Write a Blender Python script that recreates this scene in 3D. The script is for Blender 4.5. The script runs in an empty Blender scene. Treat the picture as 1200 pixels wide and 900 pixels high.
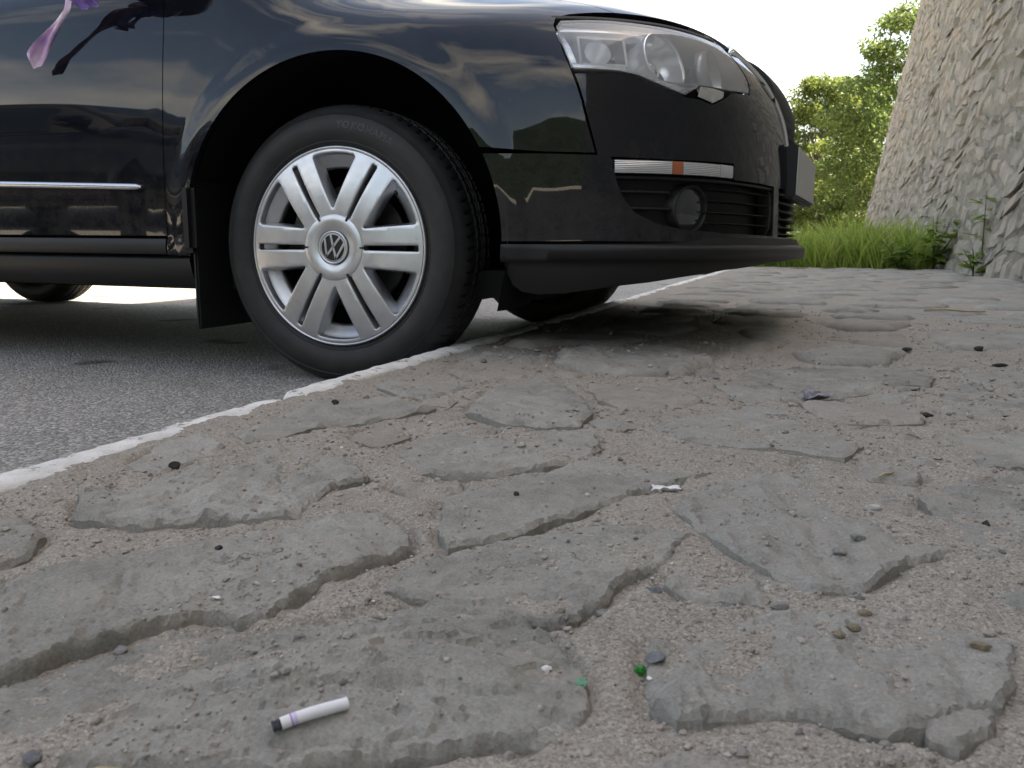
import bpy, bmesh, math, random
import numpy as np
from mathutils import Vector, Matrix
from mathutils.geometry import delaunay_2d_cdt

# ------------------------------------------------------------------ camera, sky, sun, exposure
scene = bpy.context.scene
COL = scene.collection
CAM = (1.0089, -1.6498, .3242); YAW, PITCH, ROLL, FPX = .34117, .16827, .00884, 981.0
cd = bpy.data.cameras.new('camera'); cam = bpy.data.objects.new('camera', cd); COL.objects.link(cam)
fw = Vector((-math.sin(YAW)*math.cos(PITCH), math.cos(YAW)*math.cos(PITCH), -math.sin(PITCH)))
r0 = Vector((math.cos(YAW), math.sin(YAW), 0)); u0 = r0.cross(fw)
rt = r0*math.cos(ROLL)+u0*math.sin(ROLL); up = u0*math.cos(ROLL)-r0*math.sin(ROLL)
cam.matrix_world = Matrix(((rt.x, up.x, -fw.x, CAM[0]), (rt.y, up.y, -fw.y, CAM[1]), (rt.z, up.z, -fw.z, CAM[2]), (0, 0, 0, 1)))
cd.sensor_width = 36; cd.lens = 36*FPX/1200; cd.clip_start = .01; cd.clip_end = 2000
cd.dof.use_dof = True; cd.dof.focus_distance = 1.05; cd.dof.aperture_fstop = 20
scene.camera = cam

SUN_EL, SUN_AZ = math.radians(56), math.radians(68)      # azimuth from +Y towards +X
sdir = Vector((math.sin(SUN_AZ)*math.cos(SUN_EL), math.cos(SUN_AZ)*math.cos(SUN_EL), math.sin(SUN_EL)))
world = bpy.data.worlds.new('World'); scene.world = world; world.use_nodes = True
wn, wl = world.node_tree.nodes, world.node_tree.links
wn.clear()
def wnode(t, **k):
    n = wn.new(t)
    for a, b in k.items(): setattr(n, a, b)
    return n
wo = wnode('ShaderNodeOutputWorld'); wb = wnode('ShaderNodeBackground')
sky = wnode('ShaderNodeTexSky', sky_type='NISHITA', sun_disc=False, sun_elevation=SUN_EL, sun_rotation=SUN_AZ, altitude=200, air_density=1.0, dust_density=3.0, ozone_density=1.2)
tc = wnode('ShaderNodeTexCoord'); mp = wnode('ShaderNodeMapping'); mp.inputs['Scale'].default_value = (1, 1, 1.7)
nz = wnode('ShaderNodeTexNoise'); nz.inputs['Scale'].default_value = 1.9; nz.inputs['Detail'].default_value = 9; nz.inputs['Roughness'].default_value = .55
rp = wnode('ShaderNodeValToRGB'); rp.color_ramp.elements[0].position = .50; rp.color_ramp.elements[1].position = .72
mx = wnode('ShaderNodeMix', data_type='RGBA')
wl.new(tc.outputs['Generated'], mp.inputs[0]); wl.new(mp.outputs[0], nz.inputs['Vector']); wl.new(nz.outputs['Fac'], rp.inputs[0])
wl.new(rp.outputs[0], mx.inputs[0]); wl.new(sky.outputs[0], mx.inputs[6])
mx.inputs[7].default_value = (7.2, 7.15, 7.1, 1)          # sunlit cumulus
wl.new(mx.outputs[2], wb.inputs[0]); wb.inputs[1].default_value = .065; wl.new(wb.outputs[0], wo.inputs[0])
sl = bpy.data.lights.new('sun', 'SUN'); sl.energy = 4.6; sl.angle = math.radians(.53); sl.color = (1, .95, .87)
sun = bpy.data.objects.new('sun', sl); COL.objects.link(sun); sun.rotation_euler = (-sdir).to_track_quat('-Z', 'Y').to_euler()
vs = scene.view_settings; vs.view_transform = 'Standard'; vs.look = 'None'; vs.gamma = 1; vs.use_curve_mapping = False
vs.exposure = 2.85
vs.use_white_balance = True; vs.white_balance_temperature = 8050; vs.white_balance_tint = 9

# ------------------------------------------------------------------ helpers
rng = np.random.default_rng(7); random.seed(7)
def link(o): COL.objects.link(o); return o
def empty(name, loc=(0, 0, 0), parent=None):
    o = link(bpy.data.objects.new(name, None)); o.location = loc; o.parent = parent; o.empty_display_size = .1; return o
def tag(o, label=None, cat=None, group=None, kind=None):
    for k, v in (('label', label), ('category', cat), ('group', group), ('kind', kind)):
        if v: o[k] = v
    return o
def mk(name, V, F, mat=None, parent=None, smooth=True, normals=None):
    me = bpy.data.meshes.new(name)
    V = np.asarray(V, float)
    if isinstance(F, np.ndarray):
        n, k = F.shape
        me.vertices.add(len(V)); me.vertices.foreach_set('co', V.astype(np.float32).ravel())
        me.loops.add(n*k); me.loops.foreach_set('vertex_index', F.astype(np.int32).ravel())
        me.polygons.add(n); me.polygons.foreach_set('loop_start', np.arange(0, n*k, k, dtype=np.int32))
        me.update(calc_edges=True)
    else:
        me.from_pydata([tuple(v) for v in V], [], [tuple(int(i) for i in f) for f in F]); me.update()
    me.polygons.foreach_set('use_smooth', np.full(len(me.polygons), smooth))
    if normals is not None: me.normals_split_custom_set_from_vertices([tuple(n) for n in normals])
    if mat: me.materials.append(mat)
    o = link(bpy.data.objects.new(name, me)); o.parent = parent
    return o
class MB:
    """collects simple solids into one mesh"""
    def __init__(s): s.v = []; s.f = []
    def add(s, V, F):
        b = len(s.v); s.v += [tuple(v) for v in V]; s.f += [tuple(i+b for i in f) for f in F]; return s
    def box(s, lo, hi, M=None, bev=0):
        (x0, y0, z0), (x1, y1, z1) = lo, hi
        if bev:
            bm = bmesh.new(); bmesh.ops.create_cube(bm, size=1)
            for v in bm.verts: v.co = Vector((x0+(v.co.x+.5)*(x1-x0), y0+(v.co.y+.5)*(y1-y0), z0+(v.co.z+.5)*(z1-z0)))
            bmesh.ops.bevel(bm, geom=bm.edges[:], offset=bev, segments=2, affect='EDGES')
            V = [v.co.copy() for v in bm.verts]; bm.verts.index_update(); F = [[v.index for v in f.verts] for f in bm.faces]; bm.free()
        else:
            V = [Vector((x, y, z)) for z in (z0, z1) for y in (y0, y1) for x in (x0, x1)]
            F = [(0, 2, 3, 1), (4, 5, 7, 6), (0, 1, 5, 4), (2, 6, 7, 3), (0, 4, 6, 2), (1, 3, 7, 5)]
        if M: V = [M @ v for v in V]
        return s.add(V, F)
    def tube(s, pts, rad, seg=10, cap=True):
        pts = [Vector(p) for p in pts]; R = rad if hasattr(rad, '__len__') else [rad]*len(pts)
        V = []; F = []; n0 = None
        for i, p in enumerate(pts):
            t = (pts[min(i+1, len(pts)-1)]-pts[max(i-1, 0)]).normalized()
            if n0 is None: n0 = t.orthogonal().normalized()
            n0 = (n0-t*n0.dot(t)).normalized(); b = t.cross(n0)
            for k in range(seg):
                a = 2*math.pi*k/seg; V.append(p+(n0*math.cos(a)+b*math.sin(a))*R[i])
        for i in range(len(pts)-1):
            for k in range(seg): F.append((i*seg+k, i*seg+(k+1) % seg, (i+1)*seg+(k+1) % seg, (i+1)*seg+k))
        if cap: F.append(tuple(range(seg))[::-1]); F.append(tuple((len(pts)-1)*seg+k for k in range(seg)))
        return s.add(V, F)
    def lathe(s, prof, seg=64, M=None, closed=False):
        """prof: (radius, height) revolved round local z"""
        V = []; F = []; n = len(prof)
        for k in range(seg):
            a = 2*math.pi*k/seg
            for r, h in prof:
                v = Vector((r*math.cos(a), r*math.sin(a), h)); V.append(M @ v if M else v)
        for k in range(seg):
            for i in range(n if closed else n-1):
                j = (i+1) % n; k2 = (k+1) % seg
                F.append((k*n+i, k2*n+i, k2*n+j, k*n+j))
        return s.add(V, F)
    def build(s, name, mat, parent=None, smooth=True, sharp=None):
        o = mk(name, s.v, s.f, mat, parent, smooth)
        if sharp is not None:
            bm = bmesh.new(); bm.from_mesh(o.data); bmesh.ops.recalc_face_normals(bm, faces=bm.faces)
            for e in bm.edges:
                if len(e.link_faces) == 2 and e.calc_face_angle(0) > sharp: e.smooth = False
            bm.to_mesh(o.data); bm.free()
        return o
# --- vectorised noise
def _hash(i, j, k):
    h = (i.astype(np.int64)*374761393+j.astype(np.int64)*668265263+k*1274126177) & 0xffffffff
    h = ((h ^ (h >> 13))*1274126177) & 0xffffffff
    return ((h ^ (h >> 16)) & 0xffff)/65535.0
def vnoise(x, y, seed=0):
    i = np.floor(x); j = np.floor(y); u = x-i; v = y-j; u = u*u*u*(u*(u*6-15)+10); v = v*v*v*(v*(v*6-15)+10)
    a, b = _hash(i, j, seed), _hash(i+1, j, seed); c, d = _hash(i, j+1, seed), _hash(i+1, j+1, seed)
    return (a+(b-a)*u)*(1-v)+(c+(d-c)*u)*v
def fbm(x, y, sc, oct=4, seed=0, gain=.5):
    t = 0; a = 1; n = 0
    for o in range(oct):
        t = t+a*(vnoise(x*sc+17.3*o, y*sc-9.1*o, seed+o)-.5); n += a; a *= gain; sc *= 2.03
    return t/n*2
def sstep(a, b, x): t = np.clip((x-a)/(b-a), 0, 1); return t*t*(3-2*t)
def inpoly(P, poly):
    x, y = P[:, 0], P[:, 1]; c = np.zeros(len(P), bool); n = len(poly); j = n-1
    for i in range(n):
        (xi, yi), (xj, yj) = poly[i], poly[j]
        if yi != yj: c ^= ((yi > y) != (yj > y)) & (x < (xj-xi)*(y-yi)/(yj-yi)+xi)
        j = i
    return c
def dpoly(P, poly):
    d = np.full(len(P), 1e9); n = len(poly)
    for i in range(n):
        a = np.array(poly[i]); b = np.array(poly[(i+1) % n]); e = b-a; l = (e*e).sum()+1e-15
        t = np.clip(((P-a)@e)/l, 0, 1); d = np.minimum(d, np.hypot(*(P-a-t[:, None]*e).T))
    return d
def densify(poly, step):
    out = []
    for i in range(len(poly)):
        a = np.array(poly[i], float); b = np.array(poly[(i+1) % len(poly)], float); n = max(1, int(math.ceil(np.hypot(*(b-a))/step)))
        out += [tuple(a+(b-a)*k/n) for k in range(n)]
    return out
def inset_poly(poly, d, keep=None):
    P = np.array(poly); n = len(P)
    A = 0.5*np.sum(P[:, 0]*np.roll(P[:, 1], -1)-np.roll(P[:, 0], -1)*P[:, 1]); sg = 1 if A > 0 else -1
    e1 = P-np.roll(P, 1, 0); e2 = np.roll(P, -1, 0)-P
    e1 = e1/(np.linalg.norm(e1, axis=1, keepdims=True)+1e-12); e2 = e2/(np.linalg.norm(e2, axis=1, keepdims=True)+1e-12)
    n1 = np.stack([-e1[:, 1], e1[:, 0]], 1)*sg; n2 = np.stack([-e2[:, 1], e2[:, 0]], 1)*sg
    m = n1+n2; m /= (np.linalg.norm(m, axis=1, keepdims=True)+1e-12); c = np.clip((m*n1).sum(1), .5, 1)
    Q = P+m*(d/c)[:, None]
    if keep is not None: Q[keep] = P[keep]
    return [tuple(q) for q in Q]
def tri_region(outer, holes, grid, jitter=0, extra=None):
    """triangulate a 2-d region; returns points, tris, loops (index lists)"""
    pts = list(outer); loops = [list(range(len(outer)))]
    for h in holes: loops.append(list(range(len(pts), len(pts)+len(h)))); pts += list(h)
    edges = [(l[i], l[(i+1) % len(l)]) for l in loops for i in range(len(l))]
    O = np.array(outer); lo, hi = O.min(0), O.max(0)
    gx, gy = np.meshgrid(np.arange(lo[0]+grid*.5, hi[0], grid), np.arange(lo[1]+grid*.5, hi[1], grid)); gx[1::2] += grid*.5
    G = np.stack([gx.ravel(), gy.ravel()], 1)
    if jitter: G = G+rng.uniform(-jitter, jitter, G.shape)
    if extra is not None: G = np.concatenate([G[(np.abs(G[:, None]-extra[None]).max(-1) > grid*.55).all(1)], extra])
    if len(G):
        m = inpoly(G, outer)
        for h in holes: m &= ~inpoly(G, h)
        G = G[m]
    if len(G):
        d = dpoly(G, outer)
        for h in holes: d = np.minimum(d, dpoly(G, h))
        G = G[d > grid*(.45 if extra is None else .22)]
    nb = len(pts); pts += [tuple(g) for g in G]
    r = delaunay_2d_cdt([Vector(q) for q in pts], edges, [], 0, 1e-7)
    V, F, orig = r[0], r[2], r[3]
    V = np.array([(v.x, v.y) for v in V]); mp_ = {}
    for i, o in enumerate(orig):
        for k in o: mp_[k] = i
    F = np.array([f for f in F if len(f) == 3], int)
    C = V[F].mean(1); m = inpoly(C, outer)
    for h in holes: m &= ~inpoly(C, h)
    F = F[m]
    a = V[F]; ar = (a[:, 1, 0]-a[:, 0, 0])*(a[:, 2, 1]-a[:, 0, 1])-(a[:, 1, 1]-a[:, 0, 1])*(a[:, 2, 0]-a[:, 0, 0])
    F[ar < 0] = F[ar < 0][:, ::-1]
    return V, F, [[mp_[k] for k in l if k in mp_] for l in loops]

# ------------------------------------------------------------------ materials
def M(name, col=(.5, .5, .5), rough=.5, metal=0, spec=.5, coat=0, coat_rough=.03, **k):
    m = bpy.data.materials.new(name); m.use_nodes = True; b = m.node_tree.nodes['Principled BSDF']
    b.inputs['Base Color'].default_value = (*col, 1); b.inputs['Roughness'].default_value = rough; b.inputs['Metallic'].default_value = metal
    b.inputs['Specular IOR Level'].default_value = spec; b.inputs['Coat Weight'].default_value = coat; b.inputs['Coat Roughness'].default_value = coat_rough
    for a, v in k.items(): b.inputs[a].default_value = v
    return m
class NT:
    def __init__(s, m): s.t = m.node_tree; s.b = s.t.nodes['Principled BSDF']
    def n(s, t, **k):
        o = s.t.nodes.new(t)
        for a, b in k.items():
            if a in ('data_type', 'blend_type', 'operation', 'feature', 'distance', 'attribute_name', 'noise_dimensions', 'clamp'): setattr(o, a, b)
            else: o.inputs[a.replace('_', ' ')].default_value = b
        return o
    def l(s, a, b): s.t.links.new(a, b)
    def coord(s, kind='Object', scale=None):
        c = s.n('ShaderNodeTexCoord').outputs[kind]
        if scale:
            q = s.n('ShaderNodeMapping'); q.inputs['Scale'].default_value = scale; s.l(c, q.inputs[0]); return q.outputs[0]
        return c
    def noise(s, scale, detail=4, rough=.55, vec=None, dist=0):
        o = s.n('ShaderNodeTexNoise', Scale=scale, Detail=detail, Roughness=rough, Distortion=dist)
        s.l(vec or s.coord(), o.inputs['Vector']); return o.outputs['Fac']
    def ramp(s, fac, stops):
        r = s.n('ShaderNodeValToRGB'); e = r.color_ramp.elements
        while len(e) < len(stops): e.new(.5)
        for x, (p_, c) in zip(e, stops): x.position = p_; x.color = (*c, 1) if len(c) == 3 else c
        s.l(fac, r.inputs[0]); return r.outputs[0]
    def mix(s, fac, a, b, mode='MIX'):
        o = s.n('ShaderNodeMix', data_type='RGBA', blend_type=mode)
        for i, v in ((0, fac), (6, a), (7, b)):
            if hasattr(v, 'is_linked'): s.l(v, o.inputs[i])
            else: o.inputs[i].default_value = v if i == 0 else (*v, 1)
        return o.outputs[2]
    def math(s, op, a, b=None):
        o = s.n('ShaderNodeMath', operation=op)
        for i, v in ((0, a), (1, b)):
            if v is None: continue
            if hasattr(v, 'is_linked'): s.l(v, o.inputs[i])
            else: o.inputs[i].default_value = v
        return o.outputs[0]
    def bump(s, h, dist, strength=1, prev=None):
        o = s.n('ShaderNodeBump', Strength=strength, Distance=dist); s.l(h, o.inputs['Height'])
        if prev: s.l(prev, o.inputs['Normal'])
        return o.outputs[0]
    def col(s, c): s.l(c, s.b.inputs['Base Color'])
    def nor(s, c): s.l(c, s.b.inputs['Normal'])
    def rough(s, c): s.l(c, s.b.inputs['Roughness'])
g3 = lambda v: (v, v, v)

def mat_flagstone():
    m = M('flagstone', rough=.93, spec=.12); t = NT(m); geo = t.n('ShaderNodeNewGeometry').outputs['Position']
    ob = t.n('ShaderNodeObjectInfo').outputs['Random']
    base = t.ramp(t.noise(6, 5, .6, geo), [(.3, (.20, .19, .168)), (.5, (.28, .267, .238)), (.72, (.355, .338, .305))])
    base = t.mix(.45, base, t.ramp(t.noise(34, 7, .7, geo, .6), [(.32, g3(.30)), (.5, g3(.5)), (.68, g3(.66))]), 'OVERLAY')
    base = t.mix(t.math('MULTIPLY', ob, .5), base, t.ramp(ob, [(0, (.30, .30, .288)), (.35, (.245, .243, .23)), (.6, (.30, .283, .252)), (.85, (.265, .258, .24)), (1, (.32, .265, .22))]))
    grain = t.noise(420, 4, .7, geo); base = t.mix(.5, base, t.ramp(grain, [(.3, g3(.26)), (.5, g3(.5)), (.7, g3(.74))]), 'OVERLAY')
    dust = t.ramp(t.noise(17, 6, .65, geo), [(.48, g3(0)), (.68, g3(.5))]); base = t.mix(dust, base, (.33, .295, .25))
    spots = t.ramp(t.noise(95, 3, .5, geo), [(.66, g3(0)), (.72, g3(.55))]); base = t.mix(spots, base, (.12, .115, .105))
    cv = t.n('ShaderNodeTexNoise', Scale=7, Detail=6, Roughness=.6); t.l(geo, cv.inputs['Vector']); crk = t.ramp(t.math('ABSOLUTE', t.math('SUBTRACT', cv.outputs['Fac'], .5)), [(0, g3(1)), (.005, g3(0))]); gate = t.ramp(t.noise(9, 2, .5, geo), [(.63, g3(0)), (.69, g3(1))]); crk = t.mix(1, crk, gate, 'MULTIPLY')
    base = t.mix(t.math('MULTIPLY', crk, .6), base, (.07, .065, .06)); t.col(base)
    b = t.bump(t.noise(110, 8, .68, geo), .0038, .7); b = t.bump(grain, .0008, .8, b); b = t.bump(t.math('MULTIPLY', crk, -1), .004, .8, b); t.nor(b); return m
def mat_mortar():
    m = M('sandy_mortar', rough=.97, spec=.08); t = NT(m); geo = t.n('ShaderNodeNewGeometry').outputs['Position']
    base = t.ramp(t.noise(9, 5, .6, geo), [(.3, (.245, .217, .182)), (.5, (.31, .276, .234)), (.7, (.36, .326, .28))])
    vor = t.n('ShaderNodeTexVoronoi', Scale=520); t.l(geo, vor.inputs['Vector'])
    sep = t.n('ShaderNodeSeparateColor'); t.l(vor.outputs['Color'], sep.inputs[0])
    gr = t.ramp(sep.outputs[0], [(0, (.17, .158, .14)), (.2, (.25, .228, .197)), (.5, (.31, .278, .238)), (.8, (.37, .335, .29)), (1, (.46, .43, .385))])
    base = t.mix(.62, base, gr); grain = t.noise(700, 3, .6, geo)
    base = t.mix(.5, base, t.ramp(grain, [(.3, g3(.33)), (.5, g3(.5)), (.7, g3(.68))]), 'OVERLAY'); t.col(base)
    b = t.bump(t.noise(120, 6, .7, geo), .0035, .8); b = t.bump(t.math('MULTIPLY', vor.outputs['Distance'], -1), .0012, .6, b); t.nor(b); return m
def mat_asphalt():
    m = M('asphalt', rough=.82, spec=.4); t = NT(m); geo = t.n('ShaderNodeNewGeometry').outputs['Position']
    vor = t.n('ShaderNodeTexVoronoi', Scale=170); t.l(geo, vor.inputs['Vector']); sep = t.n('ShaderNodeSeparateColor'); t.l(vor.outputs['Color'], sep.inputs[0])
    agg = t.ramp(sep.outputs[0], [(0, (.14, .136, .13)), (.4, (.25, .243, .232)), (.75, (.37, .36, .343)), (.93, (.50, .485, .465)), (1, (.66, .64, .62))])
    base = t.mix(.72, t.ramp(t.noise(2.2, 5, .6, geo), [(.3, (.22, .212, .198)), (.7, (.37, .357, .335))]), agg)
    stain = t.ramp(t.noise(3.1, 2, .4, geo), [(.66, g3(0)), (.70, g3(.75))]); base = t.mix(stain, base, (.045, .042, .036)); t.col(base)
    b = t.bump(t.math('MULTIPLY', vor.outputs['Distance'], -1), .008, .8); b = t.bump(t.noise(60, 5, .7, geo), .004, .5, b); t.nor(b); return m
def mat_kerb():
    m = M('kerb_paint', rough=.8, spec=.3); t = NT(m); geo = t.n('ShaderNodeNewGeometry').outputs['Position']
    chip = t.ramp(t.noise(38, 7, .72, geo), [(.565, g3(0)), (.63, g3(1))])
    paint = t.ramp(t.noise(25, 6, .6, geo), [(.3, (.60, .585, .555)), (.65, (.80, .79, .765))])
    t.col(t.mix(chip, paint, (.27, .235, .20))); t.nor(t.bump(t.noise(140, 6, .7, geo), .005, .8)); return m
def mat_paint():
    m = M('black_car_paint', (.0032, .0036, .0058), rough=.35, spec=.0, coat=1, coat_rough=.012); t = NT(m)
    n = t.noise(5, 6, .7); t.l(t.ramp(n, [(.35, g3(.012)), (.75, g3(.05))]), t.b.inputs['Coat Roughness'])
    base = t.ramp(t.noise(14, 7, .75), [(.5, (.0050, .0060, .0098)), (.8, (.015, .015, .0155))])
    sp = t.n('ShaderNodeSeparateXYZ'); t.l(t.n('ShaderNodeNewGeometry').outputs['Position'], sp.inputs[0]); low = t.ramp(sp.outputs['Z'], [(.25, g3(1)), (.62, g3(0))])
    dirt = t.mix(1, low, t.ramp(t.noise(30, 8, .75), [(.38, g3(.05)), (.72, g3(.55))]), 'MULTIPLY')      # road dust thrown up on the lower panels
    t.col(t.mix(dirt, base, (.075, .068, .058))); t.l(t.math('SUBTRACT', 1, t.math('MULTIPLY', dirt, .7)), t.b.inputs['Coat Weight']); return m
def mat_tyre():
    m = M('tyre_rubber', (.017, .017, .018), rough=.58, spec=.4); t = NT(m)
    t.col(t.ramp(t.noise(22, 7, .7), [(.35, (.013, .013, .014)), (.6, (.021, .021, .021)), (.8, (.042, .039, .035))])); return m
def mat_wall():
    m = M('wall_stone', rough=.93, spec=.2); t = NT(m); geo = t.n('ShaderNodeNewGeometry').outputs['Position']; ob = t.n('ShaderNodeAttribute', attribute_name='tint').outputs['Fac']
    ob = t.math('ADD', ob, t.n('ShaderNodeObjectInfo').outputs['Random']); ob = t.math('FRACT', ob)
    base = t.ramp(ob, [(0, (.25, .232, .20)), (.3, (.32, .293, .248)), (.5, (.36, .318, .27)), (.7, (.27, .265, .255)), (.88, (.39, .315, .265)), (1, (.39, .36, .312))])
    base = t.mix(.55, base, t.ramp(t.noise(5, 7, .7, geo), [(.3, (.18, .168, .145)), (.5, (.32, .298, .255)), (.72, (.46, .432, .38))])); t.col(base)
    t.nor(t.bump(t.noise(11, 8, .7, geo), .06, .9)); return m
def mat_leaf(name, a, b, trans=.35, straw=None):
    m = M(name, rough=.5, spec=.35); t = NT(m); at = t.n('ShaderNodeAttribute', attribute_name='tint').outputs['Fac']
    t.col(t.ramp(at, [(0, a), (.93, b), (1, straw or b)])); tr = t.n('ShaderNodeBsdfTranslucent'); t.l(t.ramp(at, [(0, tuple(1.3*x for x in a)), (1, tuple(1.25*x for x in b))]), tr.inputs[0])
    ms = t.n('ShaderNodeMixShader'); ms.inputs[0].default_value = trans; t.l(t.b.outputs[0], ms.inputs[1]); t.l(tr.outputs[0], ms.inputs[2])
    t.l(ms.outputs[0], t.t.nodes['Material Output'].inputs[0]); return m
def mat_clear(name, tint=(1, 1, 1), ior=1.45, rough=.02, haze=.24):
    m = bpy.data.materials.new(name); m.use_nodes = True; n = m.node_tree.nodes; l = m.node_tree.links; n.clear()
    o = n.new('ShaderNodeOutputMaterial'); tr = n.new('ShaderNodeBsdfTransparent'); gl = n.new('ShaderNodeBsdfGlossy'); mi = n.new('ShaderNodeMixShader'); fr = n.new('ShaderNodeFresnel')
    tr.inputs[0].default_value = (*tint, 1); gl.inputs['Roughness'].default_value = rough; fr.inputs[0].default_value = ior
    hz = n.new('ShaderNodeBsdfDiffuse'); hz.inputs[0].default_value = (.92, .93, .94, 1); tl = n.new('ShaderNodeBsdfTranslucent'); tl.inputs[0].default_value = (.85, .86, .87, 1); m2 = n.new('ShaderNodeMixShader'); m2.inputs[0].default_value = .2; m3 = n.new('ShaderNodeMixShader'); m3.inputs[0].default_value = haze
    l.new(hz.outputs[0], m2.inputs[1]); l.new(tl.outputs[0], m2.inputs[2]); l.new(tr.outputs[0], m3.inputs[1]); l.new(m2.outputs[0], m3.inputs[2]); l.new(fr.outputs[0], mi.inputs[0]); l.new(m3.outputs[0], mi.inputs[1]); l.new(gl.outputs[0], mi.inputs[2]); l.new(mi.outputs[0], o.inputs[0]); return m
def mat_grit():
    m = M('grit_grains', rough=.85, spec=.3); t = NT(m); a = t.n('ShaderNodeAttribute', attribute_name='tint').outputs['Fac']
    t.col(t.ramp(a, [(0, (.11, .105, .10)), (.12, (.22, .20, .18)), (.45, (.33, .29, .25)), (.65, (.30, .275, .25)), (.82, (.38, .335, .29)), (.95, (.46, .43, .39)), (1, (.7, .68, .65))])); return m
def mat_rock(name, a, b, rough=.85):
    m = M(name, rough=rough, spec=.35); t = NT(m); t.col(t.ramp(t.noise(160, 5, .65), [(.3, a), (.7, b)])); t.nor(t.bump(t.noise(320, 4, .6), .002, .7)); return m

# ------------------------------------------------------------------ ground
m_stone, m_mortar, m_asph, m_kerb = mat_flagstone(), mat_mortar(), mat_asphalt(), mat_kerb()
KX = .285                                     # inner edge of the kerb
def rect_grid(x0, x1, y0, y1, n, mth):
    x, y = np.meshgrid(np.linspace(x0, x1, n), np.linspace(y0, y1, mth)); P = np.stack([x.ravel(), y.ravel()], 1)
    i = np.arange(n*mth).reshape(mth, n); F = np.stack([i[:-1, :-1], i[:-1, 1:], i[1:, 1:], i[1:, :-1]], -1).reshape(-1, 4); return P, F
# road: one sheet to the horizon
P, F = rect_grid(-60, 60, -60, 90, 2, 2); P = P*12
tag(mk('ground', np.c_[P, np.full(len(P), -.012)], F, m_asph), kind='structure')
P, F = rect_grid(-9, .27, -7, 9, 200, 320)
Z = fbm(P[:, 0], P[:, 1], 1.7, 3, 50)*.004
tag(mk('road', np.c_[P, Z-.004*0], F, m_asph), kind='structure')

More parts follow.
